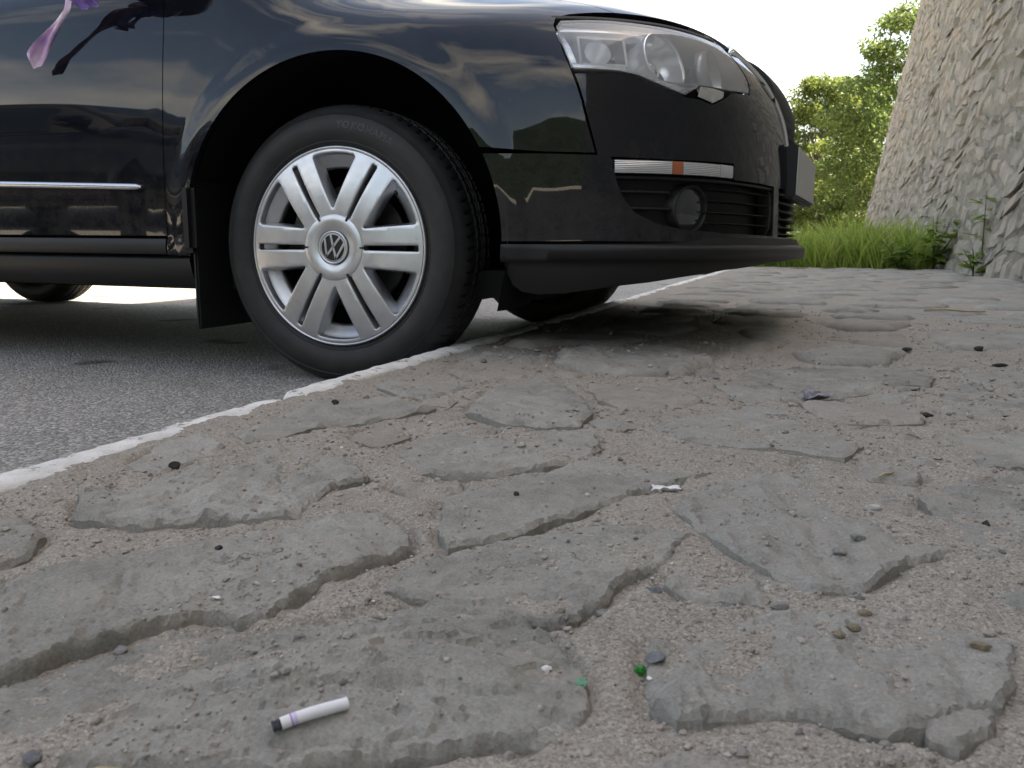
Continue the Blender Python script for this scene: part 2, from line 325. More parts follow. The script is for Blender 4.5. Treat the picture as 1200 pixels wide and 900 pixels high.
# pavement of flagstones bedded in sandy mortar
STONES = [
[(0.419,-1.113),(0.367,-1.058),(0.390,-1.018),(0.408,-0.966),(0.403,-0.915),(0.419,-0.866),(0.460,-0.837),(0.530,-0.864),(0.591,-0.912),(0.576,-0.951),(0.581,-1.010),(0.596,-1.045),(0.565,-1.064),(0.522,-1.086),(0.491,-1.112),(0.456,-1.114)],
[(0.338,-0.979),(0.318,-0.906),(0.330,-0.856),(0.381,-0.877),(0.390,-0.908),(0.381,-0.976)],
[(0.357,-0.816),(0.358,-0.723),(0.332,-0.617),(0.381,-0.568),(0.449,-0.562),(0.509,-0.586),(0.470,-0.678),(0.421,-0.754),(0.411,-0.799),(0.389,-0.842)],
[(0.345,-1.178),(0.366,-1.148),(0.370,-1.135),(0.425,-1.159),(0.449,-1.201),(0.450,-1.216),(0.433,-1.244)],
[(0.471,-1.278),(0.488,-1.248),(0.509,-1.212),(0.534,-1.178),(0.562,-1.134),(0.581,-1.105),(0.630,-1.031),(0.656,-1.016),(0.695,-1.043),(0.716,-1.075),(0.709,-1.112),(0.691,-1.156),(0.687,-1.196),(0.687,-1.218),(0.676,-1.226),(0.646,-1.233),(0.629,-1.251),(0.618,-1.277),(0.604,-1.296),(0.600,-1.316),(0.592,-1.333),(0.581,-1.359)],
[(0.595,-1.370),(0.606,-1.344),(0.626,-1.306),(0.643,-1.280),(0.663,-1.254),(0.683,-1.237),(0.694,-1.238),(0.694,-1.258),(0.692,-1.289),(0.686,-1.318),(0.677,-1.340),(0.664,-1.360),(0.652,-1.372),(0.630,-1.396)],
[(0.690,-1.385),(0.690,-1.352),(0.688,-1.324),(0.700,-1.307),(0.701,-1.267),(0.711,-1.239),(0.736,-1.207),(0.765,-1.183),(0.783,-1.165),(0.816,-1.159),(0.845,-1.174),(0.876,-1.201),(0.896,-1.223),(0.908,-1.257),(0.907,-1.271),(0.903,-1.289),(0.878,-1.294),(0.858,-1.303),(0.836,-1.321),(0.814,-1.336),(0.780,-1.356),(0.755,-1.364),(0.725,-1.377)],
[(0.742,-1.148),(0.755,-1.105),(0.788,-1.051),(0.816,-1.019),(0.852,-0.989),(0.898,-0.978),(0.923,-0.974),(0.909,-1.041),(0.889,-1.089),(0.882,-1.119),(0.870,-1.157),(0.847,-1.168),(0.829,-1.161),(0.809,-1.151),(0.779,-1.156),(0.760,-1.156)],
[(0.699,-0.958),(0.722,-0.920),(0.748,-0.868),(0.776,-0.807),(0.822,-0.737),(0.878,-0.680),(0.924,-0.696),(0.925,-0.767),(0.890,-0.822),(0.864,-0.864),(0.846,-0.910),(0.818,-0.958),(0.795,-1.007),(0.776,-1.045),(0.755,-1.066),(0.738,-1.045)],
[(0.586,-0.830),(0.566,-0.762),(0.603,-0.717),(0.652,-0.727),(0.698,-0.733),(0.726,-0.684),(0.759,-0.660),(0.785,-0.721),(0.778,-0.782),(0.749,-0.825),(0.718,-0.862),(0.681,-0.880),(0.639,-0.875)],
[(0.564,-0.577),(0.533,-0.419),(0.562,-0.317),(0.618,-0.321),(0.677,-0.408),(0.722,-0.513),(0.732,-0.612),(0.687,-0.631),(0.632,-0.630)],
[(0.342,-0.436),(0.363,-0.351),(0.435,-0.330),(0.478,-0.380),(0.469,-0.486),(0.424,-0.504)],
[(0.364,-0.219),(0.344,-0.058),(0.463,-0.007),(0.532,-0.147),(0.535,-0.258),(0.465,-0.298)],
[(0.665,-0.293),(0.711,-0.215),(0.810,-0.213),(0.861,-0.283),(0.840,-0.417),(0.764,-0.462),(0.718,-0.422)],
[(0.496,0.114),(0.612,0.249),(0.742,0.255),(0.842,0.114),(0.793,-0.095),(0.699,-0.157),(0.613,-0.137),(0.528,-0.021)],
[(0.865,-0.190),(0.915,-0.021),(1.017,0.083),(1.147,0.113),(1.232,0.067),(1.207,-0.048),(1.134,-0.078),(1.111,-0.162),(1.006,-0.273),(0.913,-0.311)],
[(0.813,0.302),(0.852,0.447),(0.914,0.418),(0.933,0.257),(0.875,0.171)],
[(0.830,0.721),(0.923,0.814),(0.988,0.720),(0.989,0.508),(0.880,0.519)],
[(0.834,-0.571),(0.872,-0.478),(0.913,-0.415),(0.946,-0.422),(1.001,-0.481),(1.037,-0.559),(1.074,-0.592),(1.054,-0.657),(1.011,-0.649),(0.956,-0.640),(0.923,-0.639),(0.872,-0.635)],
[(1.006,-0.334),(1.119,-0.303),(1.169,-0.311),(1.163,-0.398),(1.088,-0.434),(1.038,-0.417)],
[(0.908,-0.911),(0.939,-0.809),(0.995,-0.743),(1.049,-0.753),(1.098,-0.788),(1.121,-0.849),(1.131,-0.926),(1.118,-0.951),(1.082,-0.984),(1.050,-1.039),(1.022,-1.055),(0.998,-1.029),(0.965,-1.004),(0.937,-0.961)],
[(1.126,-0.778),(1.159,-0.727),(1.233,-0.660),(1.290,-0.648),(1.225,-0.900),(1.164,-0.943),(1.146,-0.888),(1.136,-0.843)],
[(0.934,-1.173),(0.949,-1.170),(0.969,-1.154),(0.987,-1.122),(1.016,-1.097),(1.055,-1.087),(1.090,-1.087),(1.107,-1.099),(1.133,-1.104),(1.122,-1.149),(1.114,-1.185),(1.091,-1.200),(1.076,-1.211),(1.056,-1.219),(1.037,-1.222),(1.013,-1.223),(0.988,-1.234),(0.961,-1.249),(0.946,-1.237)],
[(1.080,-1.214),(1.092,-1.203),(1.105,-1.200),(1.104,-1.214),(1.091,-1.226),(1.082,-1.222)],
[(0.956,-1.296),(0.966,-1.288),(0.981,-1.281),(0.995,-1.282),(1.002,-1.296),(0.961,-1.323)],
[(1.164,-0.503),(1.282,-0.419),(1.354,-0.396),(1.302,-0.599),(1.207,-0.625),(1.193,-0.568)],
[(1.276,0.109),(1.413,0.226),(1.519,0.247),(1.466,0.041),(1.316,0.008)],
[(1.298,0.860),(1.600,1.149),(1.754,1.166),(1.650,0.761),(1.332,0.512)],
[(0.979,0.325),(1.110,0.468),(1.216,0.428),(1.166,0.225),(1.033,0.141)],
[(1.155,-1.015),(1.182,-0.989),(1.207,-1.011),(1.191,-1.071),(1.152,-1.079)],
[(0.336,0.182),(0.337,0.404),(0.413,0.484),(0.562,0.506),(0.655,0.419),(0.583,0.309),(0.461,0.255),(0.407,0.159)],
]
def mortar_z(x, y):
    d = np.hypot(x-CAM[0], y-CAM[1])
    z = .084+fbm(x, y, 1.6, 3, 3)*.006+fbm(x, y, 9, 4, 11)*.0052+fbm(x, y, 28, 3, 15)*.0024+fbm(x, y, 60, 3, 21, .6)*.0018
    return z+np.where(d < 1.6, fbm(x, y, 240, 2, 31)*.0009, 0)
class Flag:
    def __init__(s, poly, i, proud=None, tilt=None, grow_=0):
        poly = inset_poly(poly, -grow_) if grow_ else poly; s.raw = poly; s.i = i; r = np.random.default_rng(100+i); s.c = np.mean(poly, 0); s.d = math.hypot(s.c[0]-CAM[0], s.c[1]-CAM[1])
        s.step = .0031 if s.d < .72 else .0042 if s.d < 1.0 else .008 if s.d < 2 else .025 if s.d < 4 else .07
        q = np.array(densify(poly, s.step*1.3 if s.d < 2 else s.step*2))
        amp = .007 if s.d < 2.5 else .02
        q = q+np.stack([fbm(q[:, 0], q[:, 1], 26, 5, 200+i, .65), fbm(q[:, 0], q[:, 1], 26, 5, 300+i, .65)], 1)*amp
        s.poly = [tuple(a) for a in q]
        s.proud = (r.uniform(-.0005, .0035) if s.d < 1.7 else r.uniform(.003, .011)) if proud is None else proud; s.far = s.d > 1.7; s.lo = q.min(0); s.hi = q.max(0)
        s.tx, s.ty = r.uniform(-.025, .025, 2) if tilt is None else tilt
        s.ew = r.uniform(.0018, .0045) if not s.far else r.uniform(.008, .02); s.dome = 0; s.drop = .0045 if not s.far else .012; s.ter = r.uniform(.0011, .0022); s.dir = r.uniform(0, math.pi)
    def h(s, P, d=None):
        x, y = P[:, 0], P[:, 1]
        if d is None: d = dpoly(P, s.raw)
        dx, dy = x-s.c[0], y-s.c[1]; a = s.dir
        u = (dx*math.cos(a)+dy*math.sin(a)); v = (-dx*math.sin(a)+dy*math.cos(a))*2.2
        z = .0865+fbm(x, y, 1.6, 3, 3)*.006+s.proud+s.tx*dx+s.ty*dy+fbm(u, v, 7, 3, 400+s.i)*.003
        n = fbm(u, v, 12, 4, 500+s.i, .55)*1.6; k = np.floor(n*2.2); f = n*2.2-k      # split layers: flat plates with broken edges
        z = z+(k+sstep(.94, .99, f))*s.ter
        n2 = fbm(u*.6, v, 34, 3, 550+s.i)*3; k2 = np.floor(n2); z = z+(k2+sstep(.85, .98, n2-k2))*.0009
        z = z+fbm(x, y, 70, 3, 600+s.i, .6)*.0012
        if s.dome: z = z+s.dome*sstep(0, .085, d)
        e = s.ew*(1+.8*fbm(x, y, 30, 3, 700+s.i)); return z-s.drop*(1-sstep(0, 1, d/np.maximum(e, .003)))
FL = []
for i, poly in enumerate(STONES):
    f = Flag(poly, i, grow_=.005); FL.append(f)
FL[4].proud = .001; FL[4].ew = .002; FL[4].drop = .006; FL[4].ter = .0016; FL[6].ter = .0028; FL[4].tx = .0; FL[4].ty = -.01; FL[5].proud = -.002; FL[5].ew = .02
FL[6].dome = .013; FL[6].proud = .003; FL[6].drop = .006; FL[6].ew = .003; FL[6].tx = FL[6].ty = 0; FL[7].proud = .0008; FL[7].ew = .002
FL[20].proud = .0005; FL[20].ew = .004; FL[22].proud = .0002; FL[22].tx = FL[22].ty = 0; FL[2].proud = .004; FL[8].proud = .0025; FL[0].proud = .001
# farther stones: jittered cells around the traced ones
traced = [f.raw for f in FL]; far = []
rs = np.random.default_rng(5); y = -2.6; row = 0
while y < 8.6:
    x = KX+.05+rs.uniform(0, .12); h = rs.uniform(.2, .34)
    while x < 2.9:
        w = rs.uniform(.22, .46)
        far.append((x, x+w, y, y+h)); x += w+rs.uniform(.02, .05)
    y += h+rs.uniform(.02, .05); row += 1
def cell(c):
    x0, x1, y0, y1 = c; cx, cy = (x0+x1)/2, (y0+y1)/2; n = rs.integers(6, 10); out = []
    for k in range(n):
        a = 2*math.pi*k/n+rs.uniform(-.25, .25); ca, sa = math.cos(a), math.sin(a); q = 1/max(abs(ca), abs(sa))**.75
        out.append((cx+ca*q*(x1-x0)/2*rs.uniform(.82, 1.04), cy+sa*q*(y1-y0)/2*rs.uniform(.82, 1.04)))
    return out
for c in far:
    poly = cell(c); A = np.array(densify(poly, .03)); ctr = A.mean(0, keepdims=True); bad = False
    T = np.concatenate([A, ctr, (A+ctr)/2])
    for t_ in traced:
        if inpoly(T, t_).any() or inpoly(np.array(densify(t_, .04)), poly).any(): bad = True; break
    if bad or A[:, 0].min() < KX+.02: continue
    FL.append(Flag(poly, len(FL)))
# smaller stones wedged into the gaps between the big ones
taken = [np.array(f.raw) for f in FL]; boxes = [(a.min(0), a.max(0)) for a in taken]
for size, tries in ((.15, 500), (.11, 800), (.08, 1200), (.06, 1300)):
    for _ in range(tries):
        x = rs.uniform(KX+.06, 1.75); y = rs.uniform(-1.42, .9)
        w, h = size*rs.uniform(.8, 1.35), size*rs.uniform(.65, 1.0)
        lo, hi = np.array((x-w/2-.01, y-h/2-.01)), np.array((x+w/2+.01, y+h/2+.01)); near = [a for a, (bl, bh) in zip(taken, boxes) if (bl < hi).all() and (bh > lo).all()]
        poly = cell((x-w/2, x+w/2, y-h/2, y+h/2)); A = np.array(densify(inset_poly(poly, -.006), .012)); T = np.concatenate([A, (A+A.mean(0))/2])
        if A[:, 0].min() < KX+.02 or any(inpoly(T, a).any() or inpoly(np.array(densify([tuple(q) for q in a], .012)), [tuple(q) for q in A]).any() for a in near): continue
        taken.append(np.array(poly)); boxes.append((taken[-1].min(0), taken[-1].max(0))); FL.append(Flag(poly, len(FL), proud=rs.uniform(-.0018, .0008)))
pave_parts = []
for (x0, x1, y0, y1, st) in ((.27, 1.75, -1.5, -.3, .0036), (.27, 2.1, -.3, 1.2, .011), (.27, 3.2, 1.2, 9.2, .04), (1.75, 3.2, -1.5, -.3, .02), (2.1, 3.2, -.3, 1.2, .02), (.27, 3.2, -7, -1.5, .03)):
    P, F = rect_grid(x0, x1, y0, y1, int((x1-x0)/st)+2, int((y1-y0)/st)+2); pave_parts.append((P, F))
def recess(P):
    d = np.full(len(P), 1.0)
    for f in FL:
        if f.d > 2.2: continue
        m = (P[:, 0] > f.lo[0]-.02) & (P[:, 0] < f.hi[0]+.02) & (P[:, 1] > f.lo[1]-.02) & (P[:, 1] < f.hi[1]+.02)
        if m.any(): i = np.nonzero(m)[0]; d[i] = np.minimum(d[i], dpoly(P[i], f.raw))
    return -.0060*(1-sstep(.003, .0105, d))*sstep(-.05, .25, fbm(P[:, 0], P[:, 1], 15, 3, 91))-.0015*(1-sstep(.004, .02, d))
V = []; FF = []; b = 0
for P, F in pave_parts:
    V.append(np.c_[P, mortar_z(P[:, 0], P[:, 1])+(recess(P) if len(P) > 15000 else 0)]); FF.append(F+b); b += len(P)
pavement = tag(mk('pavement', np.concatenate(V), np.concatenate(FF), m_mortar), kind='structure')
for f in FL:
    V2, T, loops = tri_region(f.poly, [], f.step, f.step*.15); d = dpoly(V2, f.poly); z = f.h(V2, d)
    V = np.c_[V2, z]; L = loops[0]; n = len(V)
    sk = np.c_[V2[L]+(V2[L]-f.c)*.01, z[L]-.03]; V = np.concatenate([V, sk])
    q = [(L[k], n+k, n+(k+1) % len(L)) for k in range(len(L))]+[(L[k], n+(k+1) % len(L), L[(k+1) % len(L)]) for k in range(len(L))]
    A2 = np.array(f.poly); sg = np.sum(A2[:, 0]*np.roll(A2[:, 1], -1)-np.roll(A2[:, 0], -1)*A2[:, 1])
    q = np.array(q); q = q if sg > 0 else q[:, ::-1]
    o = mk('flagstone', V, np.concatenate([T, q]), m_stone, pavement)
    if f.d < 1.7: o.data.set_sharp_from_angle(angle=math.radians(30))
def ground_z(P):
    z = mortar_z(P[:, 0], P[:, 1])+recess(P); on = np.zeros(len(P), bool)
    for f in FL:
        m = (P[:, 0] > f.lo[0]) & (P[:, 0] < f.hi[0]) & (P[:, 1] > f.lo[1]) & (P[:, 1] < f.hi[1])
        if not m.any(): continue
        idx = np.nonzero(m)[0]; k = inpoly(P[idx], f.poly); idx = idx[k]
        if len(idx): h = f.h(P[idx]); up_ = h > z[idx]; z[idx] = np.maximum(z[idx], h); on[idx] = up_
    return z, on
# kerb: painted blocks along the road edge
kb = MB()
for a_, b_ in ((-6, 8.6),):
    kb.box((.24, a_, -.2), (KX+.02, b_, .06))
kerb = tag(kb.build('kerb', m_mortar, smooth=False), kind='structure')
joints = [-5.6, -4.4, -3.1, -1.86, -.575, .62, 1.85, 3.05, 4.3, 5.5, 6.9, 8.5]
for k in range(len(joints)-1):
    y0, y1 = joints[k]+.004, joints[k+1]-.004; r = np.random.default_rng(40+k); ox = {3: .0, 4: .0}.get(k, r.uniform(-.006, .006)); oz = {4: .002}.get(k, r.uniform(-.002, .003))
    n = int((y1-y0)/.012); yy = np.linspace(y0, y1, n); e = np.minimum(yy-y0, y1-yy); rd = np.clip(1-e/.03, 0, 1)**2*.02
    xin = KX+.006+ox+fbm(yy, yy*0, 14, 4, 60+k)*.014-rd+.006*fbm(yy, yy*0, 3, 2, 62+k); xr = .236+ox+fbm(yy, yy*0, 9, 3, 80+k)*.006+rd*.7
    prof = [(-1, -.09), (-1, .066), (-.98, .078), (-.8, .0865), (-.3, .0905), (.3, .0905), (.85, .088), (1, .0835), (1.02, .06)]
    V = []
    for j in range(n):
        for q, zz in prof:
            x_ = (xr[j]+xin[j])/2+q*(xin[j]-xr[j])/2; V.append((x_, yy[j], zz+oz-(rd[j]*.35 if zz > .05 else 0)))
    V = np.array(V); V[:, 2] += np.where(V[:, 2] > .05, fbm(V[:, 0], V[:, 1], 30, 4, 90+k)*.0035, 0)
    m_ = len(prof); F = [(j*m_+i, j*m_+i+1, (j+1)*m_+i+1, (j+1)*m_+i) for j in range(n-1) for i in range(m_-1)]
    F.append(tuple(range(m_))[::-1]); F.append(tuple((n-1)*m_+i for i in range(m_)))
    mk('kerb_stone', V, [f[::-1] for f in F], m_kerb, kerb)
# loose grit and sand
t_ = (1+5**.5)/2
ICO = np.array([(-1, t_, 0), (1, t_, 0), (-1, -t_, 0), (1, -t_, 0), (0, -1, t_), (0, 1, t_), (0, -1, -t_), (0, 1, -t_), (t_, 0, -1), (t_, 0, 1), (-t_, 0, -1), (-t_, 0, 1)])/math.hypot(1, t_)
ICOF = np.array([(0, 11, 5), (0, 5, 1), (0, 1, 7), (0, 7, 10), (0, 10, 11), (1, 5, 9), (5, 11, 4), (11, 10, 2), (10, 7, 6), (7, 1, 8), (3, 9, 4), (3, 4, 2), (3, 2, 6), (3, 6, 8), (3, 8, 9), (4, 9, 5), (2, 4, 11), (6, 2, 10), (8, 6, 7), (9, 8, 1)])
def scatter(name, P, z, R, mat, tint, flat=.7, sink=.25):
    n = len(P); r = rng; J = ICO[None]*r.uniform(.72, 1.2, (n, 12, 1)); S3 = np.stack([r.uniform(.7, 1.35, n), r.uniform(.7, 1.2, n), r.uniform(.45, .95, n)*flat/.7], 1)
    J = J*S3[:, None, :]; a = r.uniform(0, 2*math.pi, n); c, s_ = np.cos(a)[:, None], np.sin(a)[:, None]
    X = J[..., 0]*c-J[..., 1]*s_; Y = J[..., 0]*s_+J[..., 1]*c
    V = np.stack([X*R[:, None]+P[:, :1], Y*R[:, None]+P[:, 1:2], J[..., 2]*R[:, None]+(z+R*(.6-sink))[:, None]], -1).reshape(-1, 3)
    F = (ICOF[None]+(np.arange(n)*12)[:, None, None]).reshape(-1, 3)
    o = mk(name, V, F, mat, smooth=False); at = o.data.attributes.new('tint', 'FLOAT', 'POINT'); at.data.foreach_set('value', np.repeat(tint, 12).astype(np.float32)); return o
N = 90000
rr = np.exp(rng.uniform(math.log(.28), math.log(3.2), N)); th = rng.uniform(YAW+math.pi/2-.85, YAW+math.pi/2+.85, N)
P = np.stack([CAM[0]+rr*np.cos(th), CAM[1]+rr*np.sin(th)], 1); P = P[(P[:, 0] > .30) & (P[:, 0] < 2.8)]
z, on = ground_z(P); d = np.hypot(P[:, 0]-CAM[0], P[:, 1]-CAM[1])
patch = fbm(P[:, 0], P[:, 1], 11, 3, 70) > .28
keep = np.where(on, rng.uniform(size=len(P)) < np.where(patch, .42, .03), rng.uniform(size=len(P)) < .75*np.clip(.55+fbm(P[:, 0], P[:, 1], 8, 3, 77), .2, 1)); P, z, d = P[keep], z[keep], d[keep]
R = np.clip(np.exp(rng.normal(math.log(.00060), .55, len(P))), .0005, .0045)*np.clip(d/.55, .85, 2.6)
tint = np.clip(rng.beta(3.2, 2.8, len(P)), 0, 1); tint[rng.uniform(size=len(P)) < .006] = 1
m_grit = mat_grit()
tag(scatter('grit', P, z, R, m_grit, tint), 'fine tan and grey sand grains lying in the joints of the flagstones', 'grit', kind='stuff')

# small stones bedded in the mortar
k_ = rng.choice(len(P), 1500, replace=False); Pp = P[k_]; zp = z[k_]; dp_ = d[k_]
Rp = np.clip(np.exp(rng.normal(math.log(.0021), .35, len(Pp))), .0012, .0055)*np.clip(dp_/.7, .8, 2.2)
tag(scatter('gravel', Pp, zp, Rp, m_grit, np.clip(rng.beta(1.4, 2.2, len(Pp)), 0, .97), .62, .55), 'small grey and brown gravel bedded between the flagstones', 'gravel', kind='stuff')

# ------------------------------------------------------------------ battered stone wall
WA, WB = Vector((2.75, -8, 0)), Vector((1.86, 18, 0)); wd = (WB-WA).normalized(); wnrm = Vector((-wd.y, wd.x, 0)); WL = (WB-WA).length; BAT, WH = .165, 9.9
def wp(u, v, o=0):      # along, up, out
    return WA+wd*u+Vector((0, 0, v))+(-wnrm if wnrm.x > 0 else wnrm)*(o-BAT*v)
m_wall = mat_wall(); m_wmort = M('wall_mortar', rough=.95, spec=.2); t = NT(m_wmort); geo = t.n('ShaderNodeNewGeometry').outputs['Position']
t.col(t.ramp(t.noise(7, 7, .7, geo), [(.3, (.17, .158, .135)), (.7, (.31, .29, .25))])); t.nor(t.bump(t.noise(14, 7, .7, geo), .06, .8))
wall = tag(empty('stone_wall', tuple(wp(WL/2, 0))), 'tall leaning rubble stone wall at the right edge behind the weeds', 'wall')
inv_w = Matrix.Translation(-wall.location)
def wmk(name, V, F, mat):
    return mk(name, [tuple(Vector(v)-wall.location) for v in V], F, mat, wall, smooth=False)
c8 = [wp(0, -.3, 0), wp(WL, -.3, 0), wp(WL, WH, 0), wp(0, WH, 0)]; out = (wp(0, 0, 1)-wp(0, 0, 0))
bk = [c-out*4.5 for c in c8[:2]]+[c8[2]-out*1.6, c8[3]-out*1.6]
wmk('wall_core', c8+bk, [(0, 3, 2, 1), (4, 5, 6, 7), (0, 1, 5, 4), (3, 7, 6, 2), (0, 4, 7, 3), (1, 2, 6, 5)], m_wmort)
rw = np.random.default_rng(9)
def wstone(u0, u1, v0, v1, lift):
    nu, nv = 5, 4; V = []; jit = rw.uniform(-.26, .26, (4, 2)); prof = rw.uniform(.010, .030)+lift
    a = rw.uniform(-.009, .009); b_ = rw.uniform(-.009, .009)
    for j in range(nv):
        for i in range(nu):
            s_, q = i/(nu-1), j/(nv-1); bu = u0+(u1-u0)*s_; bv = v0+(v1-v0)*q+.09*math.sin(bu*1.7+v0*.6)+.05*math.sin(bu*4.3+v0*2.1)
            w4 = ((1-s_)*(1-q), s_*(1-q), s_*q, (1-s_)*q); bu += sum(w4[k]*jit[k][0] for k in range(4))*(u1-u0)*.7; bv += sum(w4[k]*jit[k][1] for k in range(4))*(v1-v0)
            edge = i in (0, nu-1) or j in (0, nv-1); o = -.024 if edge else prof+a*(s_-.5)*2+b_*(q-.5)*2+rw.uniform(-.006, .006)
            if edge and (i in (0, nu-1)) and (j in (0, nv-1)): cu, cv = (u0+u1)/2, (v0+v1)/2; bu += (cu-bu)*.16; bv += (cv-bv)*.16
            elif edge: bu += rw.uniform(-.012, .012); bv += rw.uniform(-.012, .012)
            else:
                bu = (u0+u1)/2+(bu-(u0+u1)/2)*1.42; bv = (v0+v1)/2+(bv-(v0+v1)/2)*1.5
            V.append(wp(bu, bv, o))
    F = [(j*nu+i, (j+1)*nu+i, (j+1)*nu+i+1, j*nu+i+1) for j in range(nv-1) for i in range(nu-1)]
    return V, F
rows = []; v = -.15
while v < 9.5:
    h = rw.uniform(.09, .27); u = 10.5+rw.uniform(0, .4)
    while u < WL-.05:
        w = min(rw.uniform(.12, .5), WL-u)
        if w > .06: rows.append((u, u+w-rw.uniform(.006, .022), v+rw.uniform(-.02, .02), v+h-rw.uniform(.004, .02)+rw.uniform(-.01, .02)))
        u += w
    v += h
def vis_key(c):
    p_ = wp((c[0]+c[1])/2, (c[2]+c[3])/2); D = p_-Vector(CAM); d_ = D.dot(fw); x_ = 600+FPX*D.dot(rt)/d_; y_ = 450-FPX*D.dot(up)/d_
    return (0 if (d_ > 0 and x_ < 1215 and -15 < y_ < 330) else 1, D.length)
rows.sort(key=vis_key); mb = MB(); tints = []
for k, c in enumerate(rows):
    V, F = wstone(*c, rw.choice([0, 0, 0, .008, .018, -.006]))
    if k < 300: wmk('stone', V, F, m_wall)
    else:
        mb.add([v_-wall.location for v_ in V], F); tints += [rw.uniform()]*len(V)
o = mb.build('far_stones', m_wall, wall, smooth=False); at = o.data.attributes.new('tint', 'FLOAT', 'POINT'); at.data.foreach_set('value', np.array(tints, np.float32)); tag(o, kind='stuff')

# ------------------------------------------------------------------ vegetation
def leaf_mesh(P, D, Nn, L, Wd):
    """many leaves: base point, direction, normal, length, width -> 6-vertex bent blades"""
    D = D/np.linalg.norm(D, axis=1, keepdims=True); B = np.cross(Nn, D); B /= np.linalg.norm(B, axis=1, keepdims=True)+1e-9; U = np.cross(D, B)
    L = L[:, None]; Wd = Wd[:, None]
    V = np.stack([P, P+D*L*.35+B*Wd*.5-U*L*.02, P+D*L*.7+B*Wd*.38-U*L*.09, P+D*L-U*L*.2, P+D*L*.7-B*Wd*.38-U*L*.09, P+D*L*.35-B*Wd*.5-U*L*.02], 1).reshape(-1, 3)
    b_ = (np.arange(len(P))*6)[:, None]; F = np.concatenate([np.concatenate([b_+0, b_+1, b_+5], 1), np.concatenate([b_+1, b_+2, b_+4], 1), np.concatenate([b_+1, b_+4, b_+5], 1), np.concatenate([b_+2, b_+3, b_+4], 1)])
    return V, F
def leaves(name, P, D, Nn, L, Wd, tint, mat, parent=None):
    V, F = leaf_mesh(P, D, Nn, L, Wd); o = mk(name, V, F, mat, parent); at = o.data.attributes.new('tint', 'FLOAT', 'POINT'); at.data.foreach_set('value', np.repeat(tint, 6).astype(np.float32)); return o
m_leaf1 = mat_leaf('tree_leaf', (.032, .066, .016), (.15, .20, .05), .45); m_leaf2 = mat_leaf('pale_tree_leaf', (.045, .08, .016), (.18, .21, .05), .42)
m_grass = mat_leaf('grass_blade', (.09, .17, .025), (.38, .46, .10), .5, (.45, .38, .20)); m_weed = mat_leaf('weed_leaf', (.055, .115, .022), (.23, .30, .06), .45)
m_bark = mat_rock('bark', (.05, .04, .03), (.13, .11, .085), .95)
def tree(loc, H, crown_r, base_h, nclump, nleaf, mat, label, seed, lsize=.085, lean=0):
    r = np.random.default_rng(seed); root = tag(empty('tree', loc), label, 'tree', 'trees beyond the end of the wall')
    mb = MB(); top = Vector((lean, 0, H*.86)); tr = [Vector((lean*(k/7)**2+r.normal()*.05, r.normal()*.05, H*.86*k/7)) for k in range(8)]
    mb.tube(tr, [.13*H/6*(1-.85*k/7)+.01 for k in range(8)], 9); clumps = []
    for k in range(nclump):
        f = r.uniform(base_h/H, .97); zc = f*H; q = (f-base_h/H)/(1-base_h/H); rad = crown_r*(math.sin(math.pi*min(1, .18+.82*q)**.8)**.7*.95+.12); a = r.uniform(0, 2*math.pi); rr_ = rad*r.uniform(.25, 1)**.6
        c = np.array([math.cos(a)*rr_+lean*f*f, math.sin(a)*rr_, zc]); clumps.append((c, r.uniform(.22, .50)*crown_r*.5))
        if k < 26:
            s0 = tr[min(7, max(1, int(f*7*.75)))]; mid = (s0+Vector(c))/2+Vector((r.normal()*.12, r.normal()*.12, -.05+r.normal()*.12)); mb.tube([s0, mid, Vector(c)], [.03, .02, .006], 6)
    mb.build('trunk', m_bark, root)
    ci = r.integers(0, nclump, nleaf); C = np.array([c for c, _ in clumps])[ci]; CR = np.array([q for _, q in clumps])[ci]
    o = r.normal(size=(nleaf, 3)); o /= np.linalg.norm(o, axis=1, keepdims=True); P = C+o*(CR*r.uniform(.2, 1, nleaf)**.5)[:, None]*np.array([1.15, 1.15, .72])
    D = o*.7+r.normal(size=(nleaf, 3))*.7+np.array([0, 0, -.35]); Nn = r.normal(size=(nleaf, 3))*.6+np.array([0, 0, 1.0])
    ct = r.uniform(-.25, .25, nclump)[ci]
    leaves('crown', P, D, Nn, r.uniform(.7, 1.35, nleaf)*lsize, r.uniform(.45, .7, nleaf)*lsize, np.clip(.45+ct+r.normal(size=nleaf)*.16, 0, 1), mat, root)
    return root
tree((3.05, 25.5, 0), 7.2, 2.1, .5, 190, 38000, m_leaf1, 'tallest leafy green tree against the edge of the stone wall', 3, .10, .25)
tree((.95, 30, 0), 6.0, 1.9, .4, 120, 26000, m_leaf2, 'pale yellow green tree showing above the front of the car', 4, .11)
tree((2.2, 33.5, 0), 6.6, 2.3, .3, 120, 26000, m_leaf1, 'dense dark green tree standing behind the other two trees', 5, .12)
# soil strip and grass at the foot of the wall
P, F = rect_grid(-1, 4, 7.4, 60, 60, 240); m_soil = mat_rock('soil', (.10, .08, .06), (.17, .14, .10), .95)
tag(mk('verge', np.c_[P, .07+fbm(P[:, 0], P[:, 1], 1.2, 3, 44)*.03], F, m_soil), kind='structure')
n = 9000; gx = rng.uniform(.35, 2.62, n); gy = 7.6+rng.gamma(1.6, .9, n); ck = fbm(gx, gy, 1.8, 3, 12) > -.35; gx, gy = gx[ck], gy[ck]; n = len(gx)
hh = rng.uniform(.15, .56, n)*(1+.7*fbm(gx, gy, 2.2, 3, 8)); lean_ = rng.normal(size=(n, 2))*.36
D1 = np.stack([lean_[:, 0], lean_[:, 1], np.ones(n)], 1); V = []; Bd = np.stack([np.cos(a := rng.uniform(0, 6.28, n)), np.sin(a), np.zeros(n)], 1); wdt = rng.uniform(.004, .009, n)[:, None]
